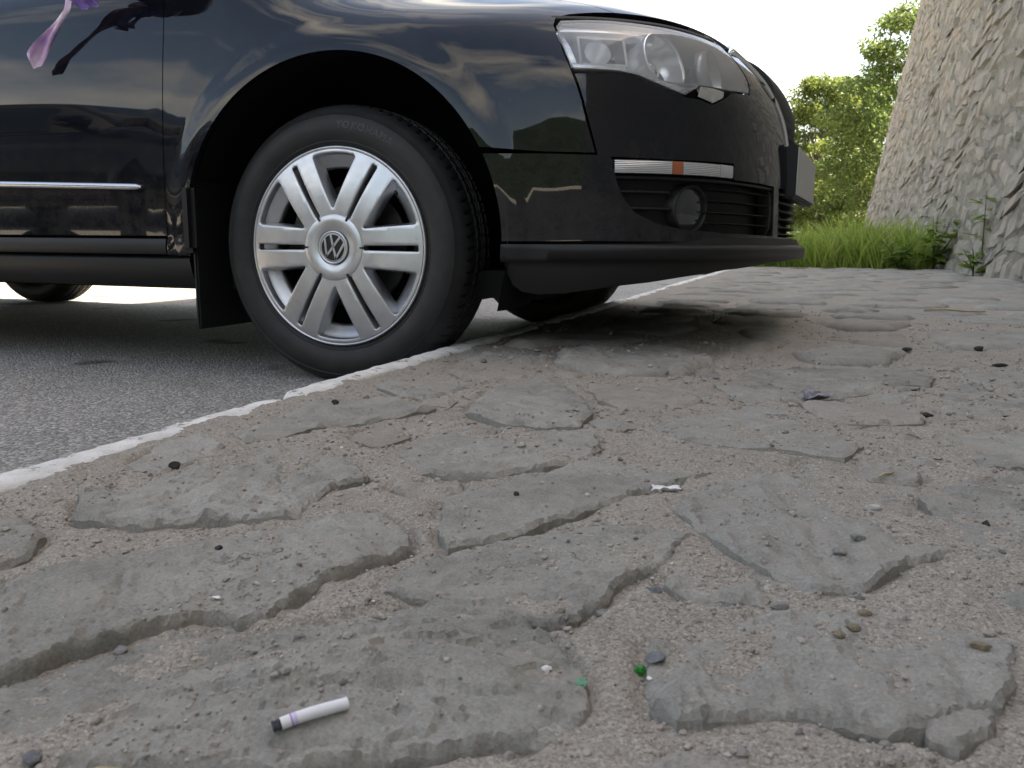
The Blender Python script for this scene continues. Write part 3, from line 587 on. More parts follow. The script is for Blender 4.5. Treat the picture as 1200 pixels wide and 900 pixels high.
p0 = np.stack([gx, gy, np.full(n, .06)], 1); H_ = hh[:, None]; dr = np.stack([lean_[:, 0], lean_[:, 1], np.full(n, -.35)], 1)
V = np.stack([p0-Bd*wdt, p0+Bd*wdt, p0+D1*H_*.5+Bd*wdt*.9, p0+D1*H_*.5-Bd*wdt*.9, p0+D1*H_*.85+dr*H_*.18+Bd*wdt*.5, p0+D1*H_*.85+dr*H_*.18-Bd*wdt*.5, p0+D1*H_+dr*H_*.5], 1).reshape(-1, 3)
b_ = (np.arange(n)*7)[:, None]; F = [np.concatenate([b_+i for i in q], 1) for q in ((0, 1, 2), (0, 2, 3), (3, 2, 4), (3, 4, 5), (5, 4, 6))]
o = mk('grass', V, np.concatenate(F), m_grass); at = o.data.attributes.new('tint', 'FLOAT', 'POINT'); at.data.foreach_set('value', np.repeat(np.where(rng.uniform(size=n) < .07, 1, np.clip(.5+fbm(gx, gy, 2.5, 2, 5)*.5+rng.normal(size=n)*.15, 0, .93)), 7).astype(np.float32))
tag(o, 'tuft of bright green grass growing along the foot of the wall', 'grass', kind='stuff')
def weed(loc, H, nl, lsize, spread, label, seed, droop=.3, stems=1):
    r = np.random.default_rng(seed); root = tag(empty('weed', loc), label, 'weed', 'weeds at the foot of the wall'); mb = MB(); P = []; D = []; L = []
    for s_ in range(stems):
        dx, dy = r.normal(size=2)*spread; pts = [Vector((dx*(k/5)**1.5*H, dy*(k/5)**1.5*H, H*(k/5)*r.uniform(.95, 1.05))) for k in range(6)]; mb.tube(pts, [.006, .0055, .005, .004, .003, .002], 6)
        for k in range(nl):
            f = .12+.88*k/nl; i = min(4, int(f*5)); q = pts[i].lerp(pts[i+1], f*5-i); a = k*2.4+r.uniform(-.4, .4)
            for c in range(3):
                a2 = a+(c-1)*.55; P.append(q+Vector((math.cos(a)*.012, math.sin(a)*.012, 0))); D.append((math.cos(a2), math.sin(a2), .45-droop+r.normal()*.25)); L.append(lsize*r.uniform(.7, 1.2)*(1.15-f*.55)*(1 if c == 1 else .72))
    mb.build('stem', m_weed, root); n = len(P)
    leaves('foliage', np.array(P), np.array(D), np.array([[0, 0, 1.]]*n)+r.normal(size=(n, 3))*.2, np.array(L), np.array(L)*.42, np.clip(r.normal(.55, .2, n), 0, 1), m_weed, root)
weed((2.30, 6.15, .08), .72, 11, .25, .10, 'tall thin stemmed weed alone in front of the stone wall', 11)
weed((2.22, 5.95, .08), .22, 5, .16, .5, 'low weed sprawling at the base of the tall one', 12, .1, 3)
weed((2.12, 7.6, .08), .52, 9, .20, .28, 'broad leaved bushy weed at the right end of the grass', 13, .15, 5)
weed((1.80, 7.5, .08), .30, 6, .17, .5, 'low leafy weed in front of the grass', 14, .2, 5)
# wooded hill far behind the photographer (seen mirrored in the car's paint)
hx = np.linspace(-260, 260, 140); V = []; F = []
m_hill = M('hill_woods', rough=1, spec=0); t = NT(m_hill); t.col(t.ramp(t.noise(.9, 6, .7), [(.3, (.008, .013, .008)), (.7, (.022, .032, .016))]))
for j, (yy_, q) in enumerate(((-15, 0), (-20, .40), (-28, .8), (-38, 1), (-80, .5))):
    for x_ in hx: V.append((x_, yy_, -.5+q*(6.0+1.5*math.sin(x_*.05+1)+1.1*math.sin(x_*.17)+.4*math.sin(x_*.6)+rng.normal()*.12)))
nH = len(hx); F = [(j*nH+i, (j+1)*nH+i, (j+1)*nH+i+1, j*nH+i+1) for j in range(4) for i in range(nH-1)]
tag(mk('hill', V, F, m_hill), kind='structure')
hx = np.linspace(-220, -6, 90); nH = len(hx); V = [(x_, 48+40*j, .0-.3+(0, 1, .6)[j]*sstep(-6, -14, np.array(x_))*(8+1.6*math.sin(x_*.09)+.8*math.sin(x_*.31))) for j in range(3) for x_ in hx]  # unseen hill added beyond the car to block low sky light
tag(mk('hill', V, [(j*nH+i, j*nH+i+1, (j+1)*nH+i+1, (j+1)*nH+i) for j in range(2) for i in range(nH-1)], m_hill), kind='structure')

# ------------------------------------------------------------------ car body surface: plan outline blended over height
YC=.8785
def crom(xs,ys):
    """smooth interpolant (pchip) -> function"""
    xs=np.array(xs,float); ys=np.array(ys,float)
    h=np.diff(xs); d=np.diff(ys)/h; m=np.zeros(len(xs))
    for i in range(1,len(xs)-1):
        if d[i-1]*d[i]>0:
            w1=2*h[i]+h[i-1]; w2=h[i]+2*h[i-1]; m[i]=(w1+w2)/(w1/d[i-1]+w2/d[i])
    m[0]=d[0]; m[-1]=d[-1]
    def f(x):
        x=np.clip(np.asarray(x,float),xs[0],xs[-1]); i=np.clip(np.searchsorted(xs,x)-1,0,len(xs)-2)
        hh=h[i]; t=(x-xs[i])/hh
        return (2*t**3-3*t**2+1)*ys[i]+(t**3-2*t**2+t)*hh*m[i]+(-2*t**3+3*t**2)*ys[i+1]+(t**3-t**2)*hh*m[i+1]
    return f
# half plan outline (x forward, y' out from the centre line), tail centre -> nose centre
PLAN=[(-3.83,0),(-3.82,.30),(-3.79,.55),(-3.72,.74),(-3.58,.845),(-3.35,.885),(-2.7,.905),(-1.8,.91),(-.8,.91),(-.2,.91),(.2,.909),(.38,.900),(.52,.880),(.63,.845),(.72,.79),(.79,.715),(.845,.61),(.885,.48),(.92,.30),(.937,.15),(.942,0)]
PLAN=np.array(PLAN)
_c=np.concatenate([[0],np.cumsum(np.hypot(*np.diff(PLAN,axis=0).T))])
def _cat(P,c):
    # catmull-rom with chord parametrisation, dense resample to arc length
    out=[];
    T=np.zeros_like(P); 
    for i in range(len(P)):
        a=max(i-1,0); b=min(i+1,len(P)-1); T[i]=(P[b]-P[a])/(c[b]-c[a])
    T[0]=[0,1]; T[-1]=[0,-1]
    for i in range(len(P)-1):
        h=c[i+1]-c[i]
        for k in range(40):
            t=k/40
            out.append((2*t**3-3*t**2+1)*P[i]+(t**3-2*t**2+t)*h*T[i]+(-2*t**3+3*t**2)*P[i+1]+(t**3-t**2)*h*T[i+1])
    out.append(P[-1]); return np.array(out)
_D=_cat(PLAN,_c); _s=np.concatenate([[0],np.cumsum(np.hypot(*np.diff(_D,axis=0).T))])
SMAX=_s[-1]
W=crom([.12,.15,.18,.20,.23,.26,.283,.288,.318,.324,.36,.45,.55,.63,.70,.76,.82,.87,.91,.95,.99,1.03,1.07],
       [.78,.82,.855,.868,.880,.889,.895,.902,.902,.900,.902,.908,.910,.908,.902,.894,.883,.870,.852,.815,.74,.62,.4])
XN=crom([.12,.15,.18,.20,.23,.26,.283,.288,.318,.324,.40,.48,.55,.61,.66,.70,.74,.78,.82,.86,.90,.935,.965,.99,1.03,1.07],
        [.72,.80,.86,.89,.93,.955,.968,.982,.982,.952,.951,.95,.945,.937,.922,.902,.872,.832,.775,.69,.575,.43,.25,.03,-.40,-.62])
WF=crom([.1,.66,.72,.76,.80,.85,.90,.95,1.07],[0,0,.008,.022,.062,.15,.22,.25,.26])
XR=crom([.12,.2,.3,.6,.9,1.0,1.06],[.15,.05,.0,.0,.06,.14,.30])
def smooth(a,b,x): t=np.clip((x-a)/(b-a),0,1); return t*t*(3-2*t)
ARC=(.018,.332,.386); ARCR=(-2.709,.318,.375)
def S(s,z):
    s=np.asarray(s,float); z=np.asarray(z,float)
    x=np.interp(s,_s,_D[:,0]); y=np.interp(s,_s,_D[:,1])
    g=smooth(.0,.95,x); gr=smooth(-3.0,-3.83,x)
    gx=np.where(x>-.6,smooth(-.6,.942,x),0)
    dx=XN(z)-.942
    X=x+dx*np.where(z>.6,gx**.8,g)+XR(z)*gr
    yy=y*(W(z)-WF(z)*smooth(-.25,.55,x))/.91
    f=0
    for (cx,cz,R) in (ARC,ARCR):
        r=np.hypot(X-cx,z-cz); f=f+.009*(1-smooth(R+.012,R+.075,r))+.003*(1-smooth(R+.05,R+.15,r))
    f=f*(z>.2)*smooth(.2,.34,z)
    f=f*np.where(np.abs(X)<.6,1,np.where(np.abs(X+2.709)<.6,1,0))
    return np.stack([X,YC-yy-f*(y>.6),z+0*X],-1)
def Snorm(s,z,e=2e-3):
    a=S(s+e,z)-S(s-e,z); b=S(s,z+e)-S(s,z-e); n=np.cross(a,b); n/=np.linalg.norm(n,axis=-1,keepdims=True)+1e-12
    return n

m_paint = mat_paint(); m_tyre = mat_tyre()
m_black = M('black_plastic', (.012, .012, .0125), rough=.55, spec=.4); m_trim = M('grey_black_trim', (.011, .0113, .012), rough=.45, spec=.35)
m_dark = M('underbody_black', (.008, .008, .008), rough=.9, spec=.2); m_chrome = M('chrome', (.82, .83, .85), rough=.08, metal=1); m_satin = M('satin_trim', (.62, .64, .67), rough=.24, metal=1)
m_silver = M('silver_wheel_paint', (.56, .57, .59), rough=.33, metal=.95, coat=.5, coat_rough=.1); t = NT(m_silver)
t.col(t.ramp(t.noise(26, 7, .7), [(.35, (.60, .61, .63)), (.62, (.54, .55, .57)), (.8, (.33, .32, .30))])); t.rough(t.ramp(t.noise(40, 5, .6), [(.3, g3(.28)), (.7, g3(.42))]))
m_lens = mat_clear('clear_lens', (.96, .97, .98)); m_glass = M('dark_window_glass', (.006, .008, .008), rough=.03, spec=.5)
m_refl = M('lamp_reflector', (.96, .96, .97), rough=.2, metal=.6); m_bezel = M('lamp_bezel', (.62, .63, .64), rough=.28, metal=.5); m_lampdk = M('lamp_backing', (.82, .83, .84), rough=.3, metal=.3)
m_sig = M('signal_lens', (.62, .63, .64), rough=.18, spec=.6, metal=.35); t = NT(m_sig); wv = t.n('ShaderNodeTexWave', Scale=90); wv.bands_direction = 'Z'; t.l(t.coord(), wv.inputs['Vector']); t.nor(t.bump(wv.outputs['Fac'], .002, .6)); t.col(t.ramp(wv.outputs['Fac'], [(0, (.42, .43, .44)), (1, (.66, .67, .68))]))
m_orange = M('orange_reflector', (.40, .12, .055), rough=.25); m_disc = M('brake_steel', (.06, .058, .055), rough=.5, metal=.7); m_red = M('tail_lamp', (.30, .01, .01), rough=.1, coat=1)
m_plate = M('plate_white', (.42, .42, .41), rough=.35); m_fog = M('fog_glass', (.05, .052, .055), rough=.10, coat=1, metal=.4)

car = tag(empty('parked_car', (0, 0, 0)), 'black saloon car with silver double spoke wheels parked nose in against the white kerb', 'car')
def s_of(X, z):
    s = np.linspace(SMAX*.15, SMAX-.3, 3000); xs = S(s, np.full_like(s, z))[:, 0]; return float(np.interp(X, xs, s))
def sg(X, z): return SMAX-s_of(X, z)
def arch_pts(arc, a0, a1, n=40, grow=0):
    out = []
    for k in range(n+1):
        a = math.radians(a0+(a1-a0)*k/n); X = arc[0]+(arc[2]+grow)*math.cos(a); z = arc[1]+(arc[2]+grow)*math.sin(a); out.append((sg(X, z), z))
    return out
def amir(V): V = np.array(V); V[:, 1] = 2*YC-V[:, 1]; return V
def panel(name, outline, mat, parent, holes=(), grid=.022, inset=.0013, off=0, flange=.014, side='R', step=None, extra=None):
    outl = densify(outline, step or grid*.6); keep = np.array([q[0] < 1e-4 for q in outl])
    if inset: outl = inset_poly(outl, inset, keep)
    hl = [densify(h, grid*.6) for h in holes]
    V2, T, loops = tri_region(outl, hl, grid, 0, extra); s = SMAX-V2[:, 0]; z = V2[:, 1]; n = Snorm(s, z); P = S(s, z)+n*off
    fn = np.cross(P[T[:, 1]]-P[T[:, 0]], P[T[:, 2]]-P[T[:, 0]]); bad = (fn*n[T].mean(1)).sum(1) < 0; T[bad] = T[bad][:, ::-1]
    V = [P]; N_ = [n]; F = [tuple(t_) for t_ in T]; b = len(P)
    for L in loops:
        L = np.array(L); p_ = P[L]; nn = n[L]; inner = p_-nn*flange; C2 = V2[L].mean(0)
        tng = np.roll(p_, -1, 0)-np.roll(p_, 1, 0); sn = np.cross(tng, nn); sn /= np.linalg.norm(sn, axis=1, keepdims=True)+1e-9
        V += [p_, inner]; N_ += [sn, sn]; k = len(L)
        for i in range(k):
            j = (i+1) % k
            if V2[L[i], 0] < 1e-4 and V2[L[j], 0] < 1e-4: continue
            F.append((b+i, b+j, b+k+j, b+k+i))
        b += 2*k
    V = np.concatenate(V); N_ = np.concatenate(N_)
    # orient the flange normals along their faces
    fnm = {}
    for f in F[len(T):]:
        c = np.cross(V[f[1]]-V[f[0]], V[f[2]]-V[f[0]])
        for i in f: fnm[i] = fnm.get(i, 0)+c
    for i, c in fnm.items():
        if np.dot(c, N_[i]) < 0: N_[i] = -N_[i]
    if side == 'R': return mk(name, V, F, mat, parent, True, N_)
    Vm = amir(V); Nm = N_*np.array([1, -1, 1]); Fm = [f[::-1] for f in F]
    if side == 'L': return mk(name, Vm, Fm, mat, parent, True, Nm)
    nv = len(V); return mk(name, np.concatenate([V, Vm]), F+[tuple(i+nv for i in f) for f in Fm], mat, parent, True, np.concatenate([N_, Nm]))
def bar(name, s0, s1, zf, mat, parent, o_in=-.01, o_out=.006, side='R', n=40, rnd=.35, prof=None):
    """solid strip following the body: zf(sigma) -> (z low, z high)"""
    pr_ = prof or ((0, 0), (0, 1-rnd), (rnd*.4, .93), (.5, 1), (1-rnd*.4, .93), (1, 1-rnd), (1, 0), (.5, 0)); V = []; F = []; m_ = len(pr_)
    for k in range(n+1):
        q = s0+(s1-s0)*k/n; lo, hi = zf(q); h = hi-lo
        for fz, fo in pr_:
            z = np.array(lo+h*fz); V.append(S(SMAX-q, z)+Snorm(np.array(SMAX-q), z)*(o_in+(o_out-o_in)*fo))
    for k in range(n):
        for i in range(m_): F.append((k*m_+i, k*m_+(i+1) % m_, (k+1)*m_+(i+1) % m_, (k+1)*m_+i))
    F += [tuple(range(m_))[::-1], tuple(n*m_+i for i in range(m_))]
    V = np.array(V)
    if s1 < s0: F = [f[::-1] for f in F]
    if side == 'R': o = mk(name, V, F, mat, parent)
    elif side == 'L': o = mk(name, amir(V), [f[::-1] for f in F], mat, parent)
    else: nv = len(V); o = mk(name, np.concatenate([V, amir(V)]), F+[tuple(i+nv for i in f[::-1]) for f in F], mat, parent)
    bm = bmesh.new(); bm.from_mesh(o.data); bmesh.ops.recalc_face_normals(bm, faces=bm.faces)
    for e in bm.edges:
        if len(e.link_faces) == 2 and e.calc_face_angle(0) > .9: e.smooth = False
    bm.to_mesh(o.data); bm.free(); return o
LENS = [(1.001, .762), (.949, .765), (.893, .766), (.813, .764), (.733, .763), (.632, .762), (.555, .757), (.538, .735), (.534, .70), (.534, .677), (.552, .650), (.646, .642), (.717, .641), (.754, .640), (.778, .628), (.800, .617), (.847, .631), (.897, .650), (.933, .656), (1.028, .661), (1.030, .687), (1.027, .722), (1.020, .748)]
FOG = [(.968, .492), (.84, .4895), (.66, .492), (.656, .458), (.41, .458), (.40, .342), (.684, .346), (.813, .352), (.871, .363), (.917, .383), (.939, .409), (.953, .435)]
arch_f = arch_pts(ARC, 182, 27.6, 60)                      # rear foot to the bumper seam
arch_b = arch_pts(ARC, 25.8, -1.2, 16)
GAP = [(2.0, .926), (2.007, .748), (2.013, .577), (2.017, .441), (2.025, .328), (2.03, .284)]
hoodline = [(.86, .790), (.893, .818), (.93, .836), (1.1, .868), (1.5, .905), (1.8, .920)]
fender = GAP+[(1.955, .284)]+arch_f+[(1.1, .501), (.997, .4985), (1.0175, .58), (1.029, .655), (1.033, .692), (1.029, .722), (1.022, .75), (1.006, .768), (.969, .778), (.909, .786)]+hoodline
bump_o = [(0, .326)]+[(x_, .326) for x_ in (.2, .4, .6, .8, 1.0)]+arch_b[::-1]+[(1.1, .4995), (.995, .4965), (1.0145, .58), (1.0255, .652), (.933, .6535), (.897, .6475), (.847, .6285), (.800, .6145), (.766, .6135), (.727, .6055), (.680, .6235), (.646, .6395), (.552, .647), (.528, .672), (.526, .70), (.53, .74), (.47, .745), (.40, .735), (.352, .70), (.315, .66), (.28, .60), (.25, .525), (0, .52), (0, .457), (.36, .457), (.35, .342), (0, .342)]
D2, D3 = 3.06, 4.06                                         # door joints
ARX = np.array([q for g_ in (.008, .018, .028, .038, .048, .06, .075, .095) for q in arch_pts(ARC, 196, -16, int(3.7*(.386+g_)/.013), g_)])
sills = lambda q: (.203, .279)
for side in 'RL':
    panel('front_fender', fender, m_paint, car, grid=.02, side=side, step=.010, extra=ARX)
    d_ = panel('front_door', [(2.0, .926), (2.007, .748), (2.013, .577), (2.017, .441), (2.025, .330), (D2, .330), (D2, .95), (2.05, .945)], m_paint, car, grid=.05, side=side, step=.03)
    bar('side_moulding', 2.083, D2-.01, lambda q: (lambda c, h: (c-h, c+h))(.4445+(q-2.083)*.028, .0075*min(1, .35+((q-2.083)/.02)**.5*.65 if q > 2.083 else .35)), m_satin, d_, -.004, .008, side, 60)
    bar('rocker_strip', 2.03, D2-.004, lambda q: (.287, .324), m_trim, d_, -.012, .0015, side, 50, .15)
    rd = sg(-2.709+.40, .5)
    r_arch = arch_pts(ARCR, 0, 180, 40)
    d_ = panel('rear_door', [(D2, .330), (D2+.72, .330), (D2+.76, .50), (D2+.86, .66), (D2+.93, .74), (D2+.93, .95), (D2, .95)], m_paint, car, grid=.06, side=side, step=.04)
    bar('side_moulding', D2+.008, D2+.76, lambda q: (lambda c: (c-.0075, c+.0075))(.4445+(q-2.083)*.028), m_satin, d_, -.004, .008, side, 30)
    panel('rear_quarter', [(D2+.72, .285)]+[(D2+.72, .33), (D2+.76, .50), (D2+.86, .66), (D2+.93, .74), (D2+.93, .95), (SMAX, .95), (SMAX, .25), (r_arch[-1][0]+.0, .26)]+r_arch[::-1]+[(r_arch[0][0], .285)], m_paint, car, grid=.06, side=side, step=.04)
    bar('sill', 1.972, sg(-2.709+.42, .25), sills, m_black if 0 else m_trim, car, -.05, .0, side, 60, .2)
    bar('tail_lamp', SMAX-.75, SMAX-.22, lambda q: (.72, .88), m_red, car, -.01, .006, side, 20)
    # headlight
    hl = panel('headlight', inset_poly(densify(LENS, .02), .004), m_lampdk, car, grid=.02, inset=0, off=-.085, flange=-.081, side=side)
    sy = 1 if side == 'R' else -1
    def pos(q, z, o): v = S(SMAX-q, np.array(z))+Snorm(np.array(SMAX-q), np.array(z))*o; return Vector((v[0], v[1] if sy > 0 else 2*YC-v[1], v[2]))
    def axis_m(q, z, o, fx):
        n_ = Snorm(np.array(SMAX-q), np.array(z)); a = Vector((n_[0], n_[1]*sy, n_[2]))*(1-fx)+Vector((1, 0, 0))*fx; a.normalize(); zq = Vector((0, 0, 1)); x_ = zq.cross(a).normalized(); y_ = a.cross(x_)
        p_ = pos(q, z, o); return Matrix(((x_.x, y_.x, a.x, p_.x), (x_.y, y_.y, a.y, p_.y), (x_.z, y_.z, a.z, p_.z), (0, 0, 0, 1)))
    mb = MB(); A = axis_m(.805, .700, -.030, .35)
    mb.lathe([(.012, -.050), (.030, -.044), (.047, -.026), (.0575, .002), (.0600, .0105), (.0625, .009), (.0630, .0), (.061, -.05)], 48, A); mb.build('projector_shroud', m_refl, hl)
    mb = MB(); mb.lathe([(0.0001, -.016), (.010, -.018), (.018, -.023), (.023, -.031), (.024, -.045)], 40, A); mb.build('projector_lens', M('projector_glass', (.75, .77, .8), .04, .75) if side == 'R' else bpy.data.materials['projector_glass'], hl)
    mb = MB(); A = axis_m(.945, .708, -.026, .1)
    for (x0, x1, y0, y1, z0, z1) in ((-.05, .05, .028, .033, -.05, .008), (-.05, .05, -.033, -.028, -.05, .008), (-.05, -.045, -.03, .03, -.05, .008), (.045, .05, -.03, .03, -.05, .008), (-.05, .05, -.033, .033, -.05, -.046)): mb.box((x0, y0, z0), (x1, y1, z1), A)
    mb.lathe([(.003, -.045), (.014, -.040), (.024, -.018), (.0275, .002)], 32, A @ Matrix.Translation((-.008 if side == 'R' else .008, 0, 0))); mb.build('indicator_reflector', m_refl, hl, sharp=.6)
    mb = MB(); A = axis_m(.635, .70, -.03, .55); mb.lathe([(.002, -.05), (.02, -.045), (.038, -.022), (.048, .004), (.050, .006), (.052, -.02)], 40, A); mb.build('main_beam_reflector', m_bezel, hl)
    bar('lower_bezel', 1.022, .915, lambda q: (.661+(1.022-q)*-.02, .678+(1.022-q)*-.06), m_refl, hl, -.03, -.008, side, 12)
    bar('lower_bezel', .86, .745, lambda q: (.628+.02*abs(q-.80)/.06-.005, .650), m_chrome, hl, -.03, -.010, side, 16)
    bar('upper_bezel', 1.012, .80, lambda q: (.744, .757), m_refl, hl, -.03, -.010, side, 16)
    bar('side_bezel', 1.026, 1.012, lambda q: (.668, .752), m_refl, hl, -.03, -.009, side, 4)
    panel('clear_cover', LENS, m_lens, hl, grid=.02, inset=.001, off=0, flange=.004, side=side)
    panel('washer_cover', [(.770, .6165), (.7565, .6385), (.717, .6395), (.679, .6365), (.687, .6225), (.727, .6075)], m_chrome, car, grid=.015, inset=.0008, off=.001, flange=.01, side=side)
    bar('lamp_seal', 1.012, .56, lambda q: (.7668, .7765), m_black, car, -.03, .001, side, 30)
    # fog lamp bay
    fg = panel('fog_grille', FOG, m_black, car, grid=.03, inset=-.006, off=-.038, flange=-.028, side=side)
    for z_ in (.436, .412, .388, .366): bar('slat', .735, .415, lambda q: (z_-.0022, z_+.0022), m_trim, fg, -.036, -.008, side, 24)
    for z_ in (.425, .392): bar('wing', .945, .835, lambda q: (z_-.004, z_+.004), m_trim, fg, -.034, -.012, side, 10)
    bar('grille_frame', .962, .412, lambda q: (.4485, .4575), m_trim, fg, -.03, -.003, side, 40)
    bar('grille_post', .425, .405, lambda q: (.345, .456), m_trim, fg, -.034, -.004, side, 3)
    A = axis_m(.776, .394, -.022, .15); mb = MB()
    mb.lathe([(.052, -.045), (.0505, .001), (.0485, .004), (.0455, .004), (.0440, .0), (.0435, -.008), (.044, -.03)], 44, A); fl = mb.build('fog_lamp', m_black, fg)
    mb = MB(); mb.lathe([(.0001, .0045), (.015, .0035), (.030, .0005), (.0435, -.004)], 40, A); mb.build('fog_lens', m_fog, fg)
    sgn_ = panel('signal_lamp', [(.966, .488), (.664, .488), (.660, .4605), (.955, .4605)], m_black, car, grid=.02, inset=0, off=-.006, flange=.02, side=side)
    z0f = lambda q: (.4615, .4865)
    bar('clear_lens', .960, .840, z0f, m_sig, sgn_, -.006, .0015, side, 16, .15); bar('orange_lens', .8385, .816, z0f, m_orange, sgn_, -.006, .0015, side, 5, .15)
    bar('clear_lens', .8145, .712, z0f, m_sig, sgn_, -.006, .0015, side, 12, .15); bar('end_lens', .7105, .665, z0f, m_bezel, sgn_, -.006, .0015, side, 6, .15)
panel('front_bumper', bump_o, m_paint, car, [FOG], grid=.018, side='B', step=.010, extra=ARX)
panel('bumper_lip', [(0, .287), (.4, .287), (.8, .287)]+[arch_pts(ARC, -7.2, -7.2, 1)[0]]+arch_pts(ARC, -6.0, -1.9, 4)+[(.8, .321), (.4, .321), (0, .321)], m_trim, car, grid=.016, inset=.0004, off=.001, flange=.02, side='B')
panel('bumper_skirt', [(0, .2835), (.2, .281), (.476, .277), (.691, .266), (.807, .252), (.879, .241), (.947, .233), (1.045, .217), (1.099, .214), (1.137, .219), (1.163, .233), (1.181, .260), (1.188, .2855), (.8, .2855), (.4, .2855), (0, .2855)], m_black, car, grid=.016, inset=0, off=-.004, flange=.05, side='B')
panel('bonnet', [(0, .806), (.41, .800), (.56, .7945), (.75, .793)]+hoodline+[(2.0, .93), (2.0, 1.068), (0, 1.068)], m_paint, car, grid=.03, side='B', step=.02)
panel('rear_deck', [(2.02, .95), (SMAX, .95), (SMAX, 1.068), (2.02, 1.068)], m_paint, car, grid=.06, inset=0, side='B', step=.05)
# radiator grille, lower grille, plate
gr = panel('radiator_grille', [(0, .522), (.247, .527), (.277, .602), (.312, .662), (.349, .702), (.40, .742), (.46, .752), (.41, .795), (0, .80)], m_black, car, grid=.03, inset=0, off=-.03, flange=-.02, side='B')
for z_ in (.56, .595, .63, .665, .70, .735, .77): bar('slat', .0, .24+(.15 if z_ > .69 else .06 if z_ > .62 else 0), lambda q: (z_-.004, z_+.004), m_chrome if z_ in (.77, .735) else m_trim, gr, -.028, .002, 'B', 14)
def chromeline(q): z_ = float(np.interp(q, [.25, .28, .315, .352, .40, .44], [.525, .60, .66, .70, .738, .775])); return (z_-.005, z_+.005)
for side in 'RL': bar('chrome_surround', .44, .25, chromeline, m_chrome, gr, -.01, .006, side, 30)
bar('grille_crown', .33, 0, lambda q: (.60+.05*q/.33, .778), m_black, gr, -.02, .014, 'B', 24, .75, [(k_/14, .25+.75*math.sin(math.pi*k_/14)**.6) for k_ in range(15)]+[(1, 0), (.5, 0), (0, 0)])
A = Matrix(((0, 0, 1, .862), (1, 0, 0, YC), (0, 1, 0, .70), (0, 0, 0, 1))); mb = MB(); mb.lathe([(.0001, .03), (.045, .028), (.058, .022), (.062, .004), (.062, -.06)], 40, A); mb.build('grille_badge', m_chrome, gr)
lg = panel('lower_grille', [(0, .340), (.352, .340), (.362, .459), (0, .459)], m_black, car, grid=.03, inset=0, off=-.04, flange=-.028, side='B')
for z_ in (.445, .425, .405, .385, .365, .348): bar('slat', .352, 0, lambda q: (z_-.003, z_+.003), m_trim, lg, -.036, .0, 'B', 12)
A = Matrix.Translation((.952, YC, .505)) @ Matrix.Rotation(math.radians(-4.2), 4, 'Z'); mb = MB()
mb.box((-.012, -.268, -.067), (.020, .268, .067), A, .004); hold = mb.build('plate_holder', m_black, car, smooth=False)
mb = MB(); mb.box((.022, -.26, -.058), (.0255, .26, .058), A, .001); mb.build('number_plate', m_plate, hold, smooth=False)
# inner shell, wheel wells, floor
ss, zz = np.meshgrid(np.linspace(0, SMAX, 180), np.linspace(.27, 1.06, 40)); P3 = S(ss.ravel(), zz.ravel())-Snorm(ss.ravel(), zz.ravel())*.07
i_ = np.arange(180*40).reshape(40, 180); F = np.stack([i_[:-1, :-1], i_[:-1, 1:], i_[1:, 1:], i_[1:, :-1]], -1).reshape(-1, 4); C3 = P3[F].mean(1)
ok = np.ones(len(F), bool)
for (cx, cz, R_) in (ARC, ARCR): ok &= np.hypot(C3[:, 0]-cx, C3[:, 2]-cz) > R_+.05
F = F[ok]; mk('inner_shell', np.concatenate([P3, amir(P3)]), np.concatenate([F, F[:, ::-1]+len(P3)]), m_dark, car)
for (cx, cz, R_) in (ARC, ARCR):
    for sy in (0, 1):
        V = []; F = []; n_ = 36; prof = [(R_+.012, -.012), (R_+.016, .06), (R_+.01, .20), (R_-.02, .34), (.02, .345)]
        for k in range(n_+1):
            a = math.radians(-22+224*k/n_)
            for r_, y_ in prof:
                rr_ = r_+(.006 if (k % 6 == 0 and r_ > .3) else 0); V.append((cx+rr_*math.cos(a), y_ if not sy else 2*YC-y_, cz+rr_*math.sin(a)))
        for k in range(n_):
            for j in range(4): F.append((k*5+j, k*5+j+1, (k+1)*5+j+1, (k+1)*5+j))
        mk('wheel_arch_liner', V, F, m_dark, car)
mb = MB(); mb.box((-3.5, .10, .20), (.45, 2*YC-.10, .26)); mb.box((.43, .16, .228), (.60, 2*YC-.16, .30)); mb.box((.59, .22, .256), (.72, 2*YC-.22, .30)); mb.box((.655, .45, .288), (.82, 2*YC-.45, .31)); mb.box((-2.3, .5, .17), (-.5, .75, .21)); mb.box((-.1, .3, .16), (.12, 2*YC-.3, .22)); mb.box((-.05, .2, .25), (.05, 2*YC-.2, .31)); mb.build('floor_pan_and_shade_trays', m_dark, car, smooth=False)  # floor pan, plus hidden front trays added to deepen shade under the nose
for sy in (0, 1):
    f_ = (lambda y: y) if not sy else (lambda y: 2*YC-y)
    for cx, zb in ((-.362, .112), (-2.709-.36, .14)):
        mb = MB(); Y0, Y1 = sorted((f_(-.026), f_(.205))); mb.box((cx-.006, Y0, zb), (cx+.006, Y1, .46), None, .004); mb.build('mud_flap', m_black, car, smooth=False)
    mb = MB(); Y0, Y1 = sorted((f_(-.052), f_(-.02))); mb.box((-.378, Y0, .292), (-.342, Y1, .452), None, .012); mb.build('flap_bracket', m_trim, car, sharp=.9)
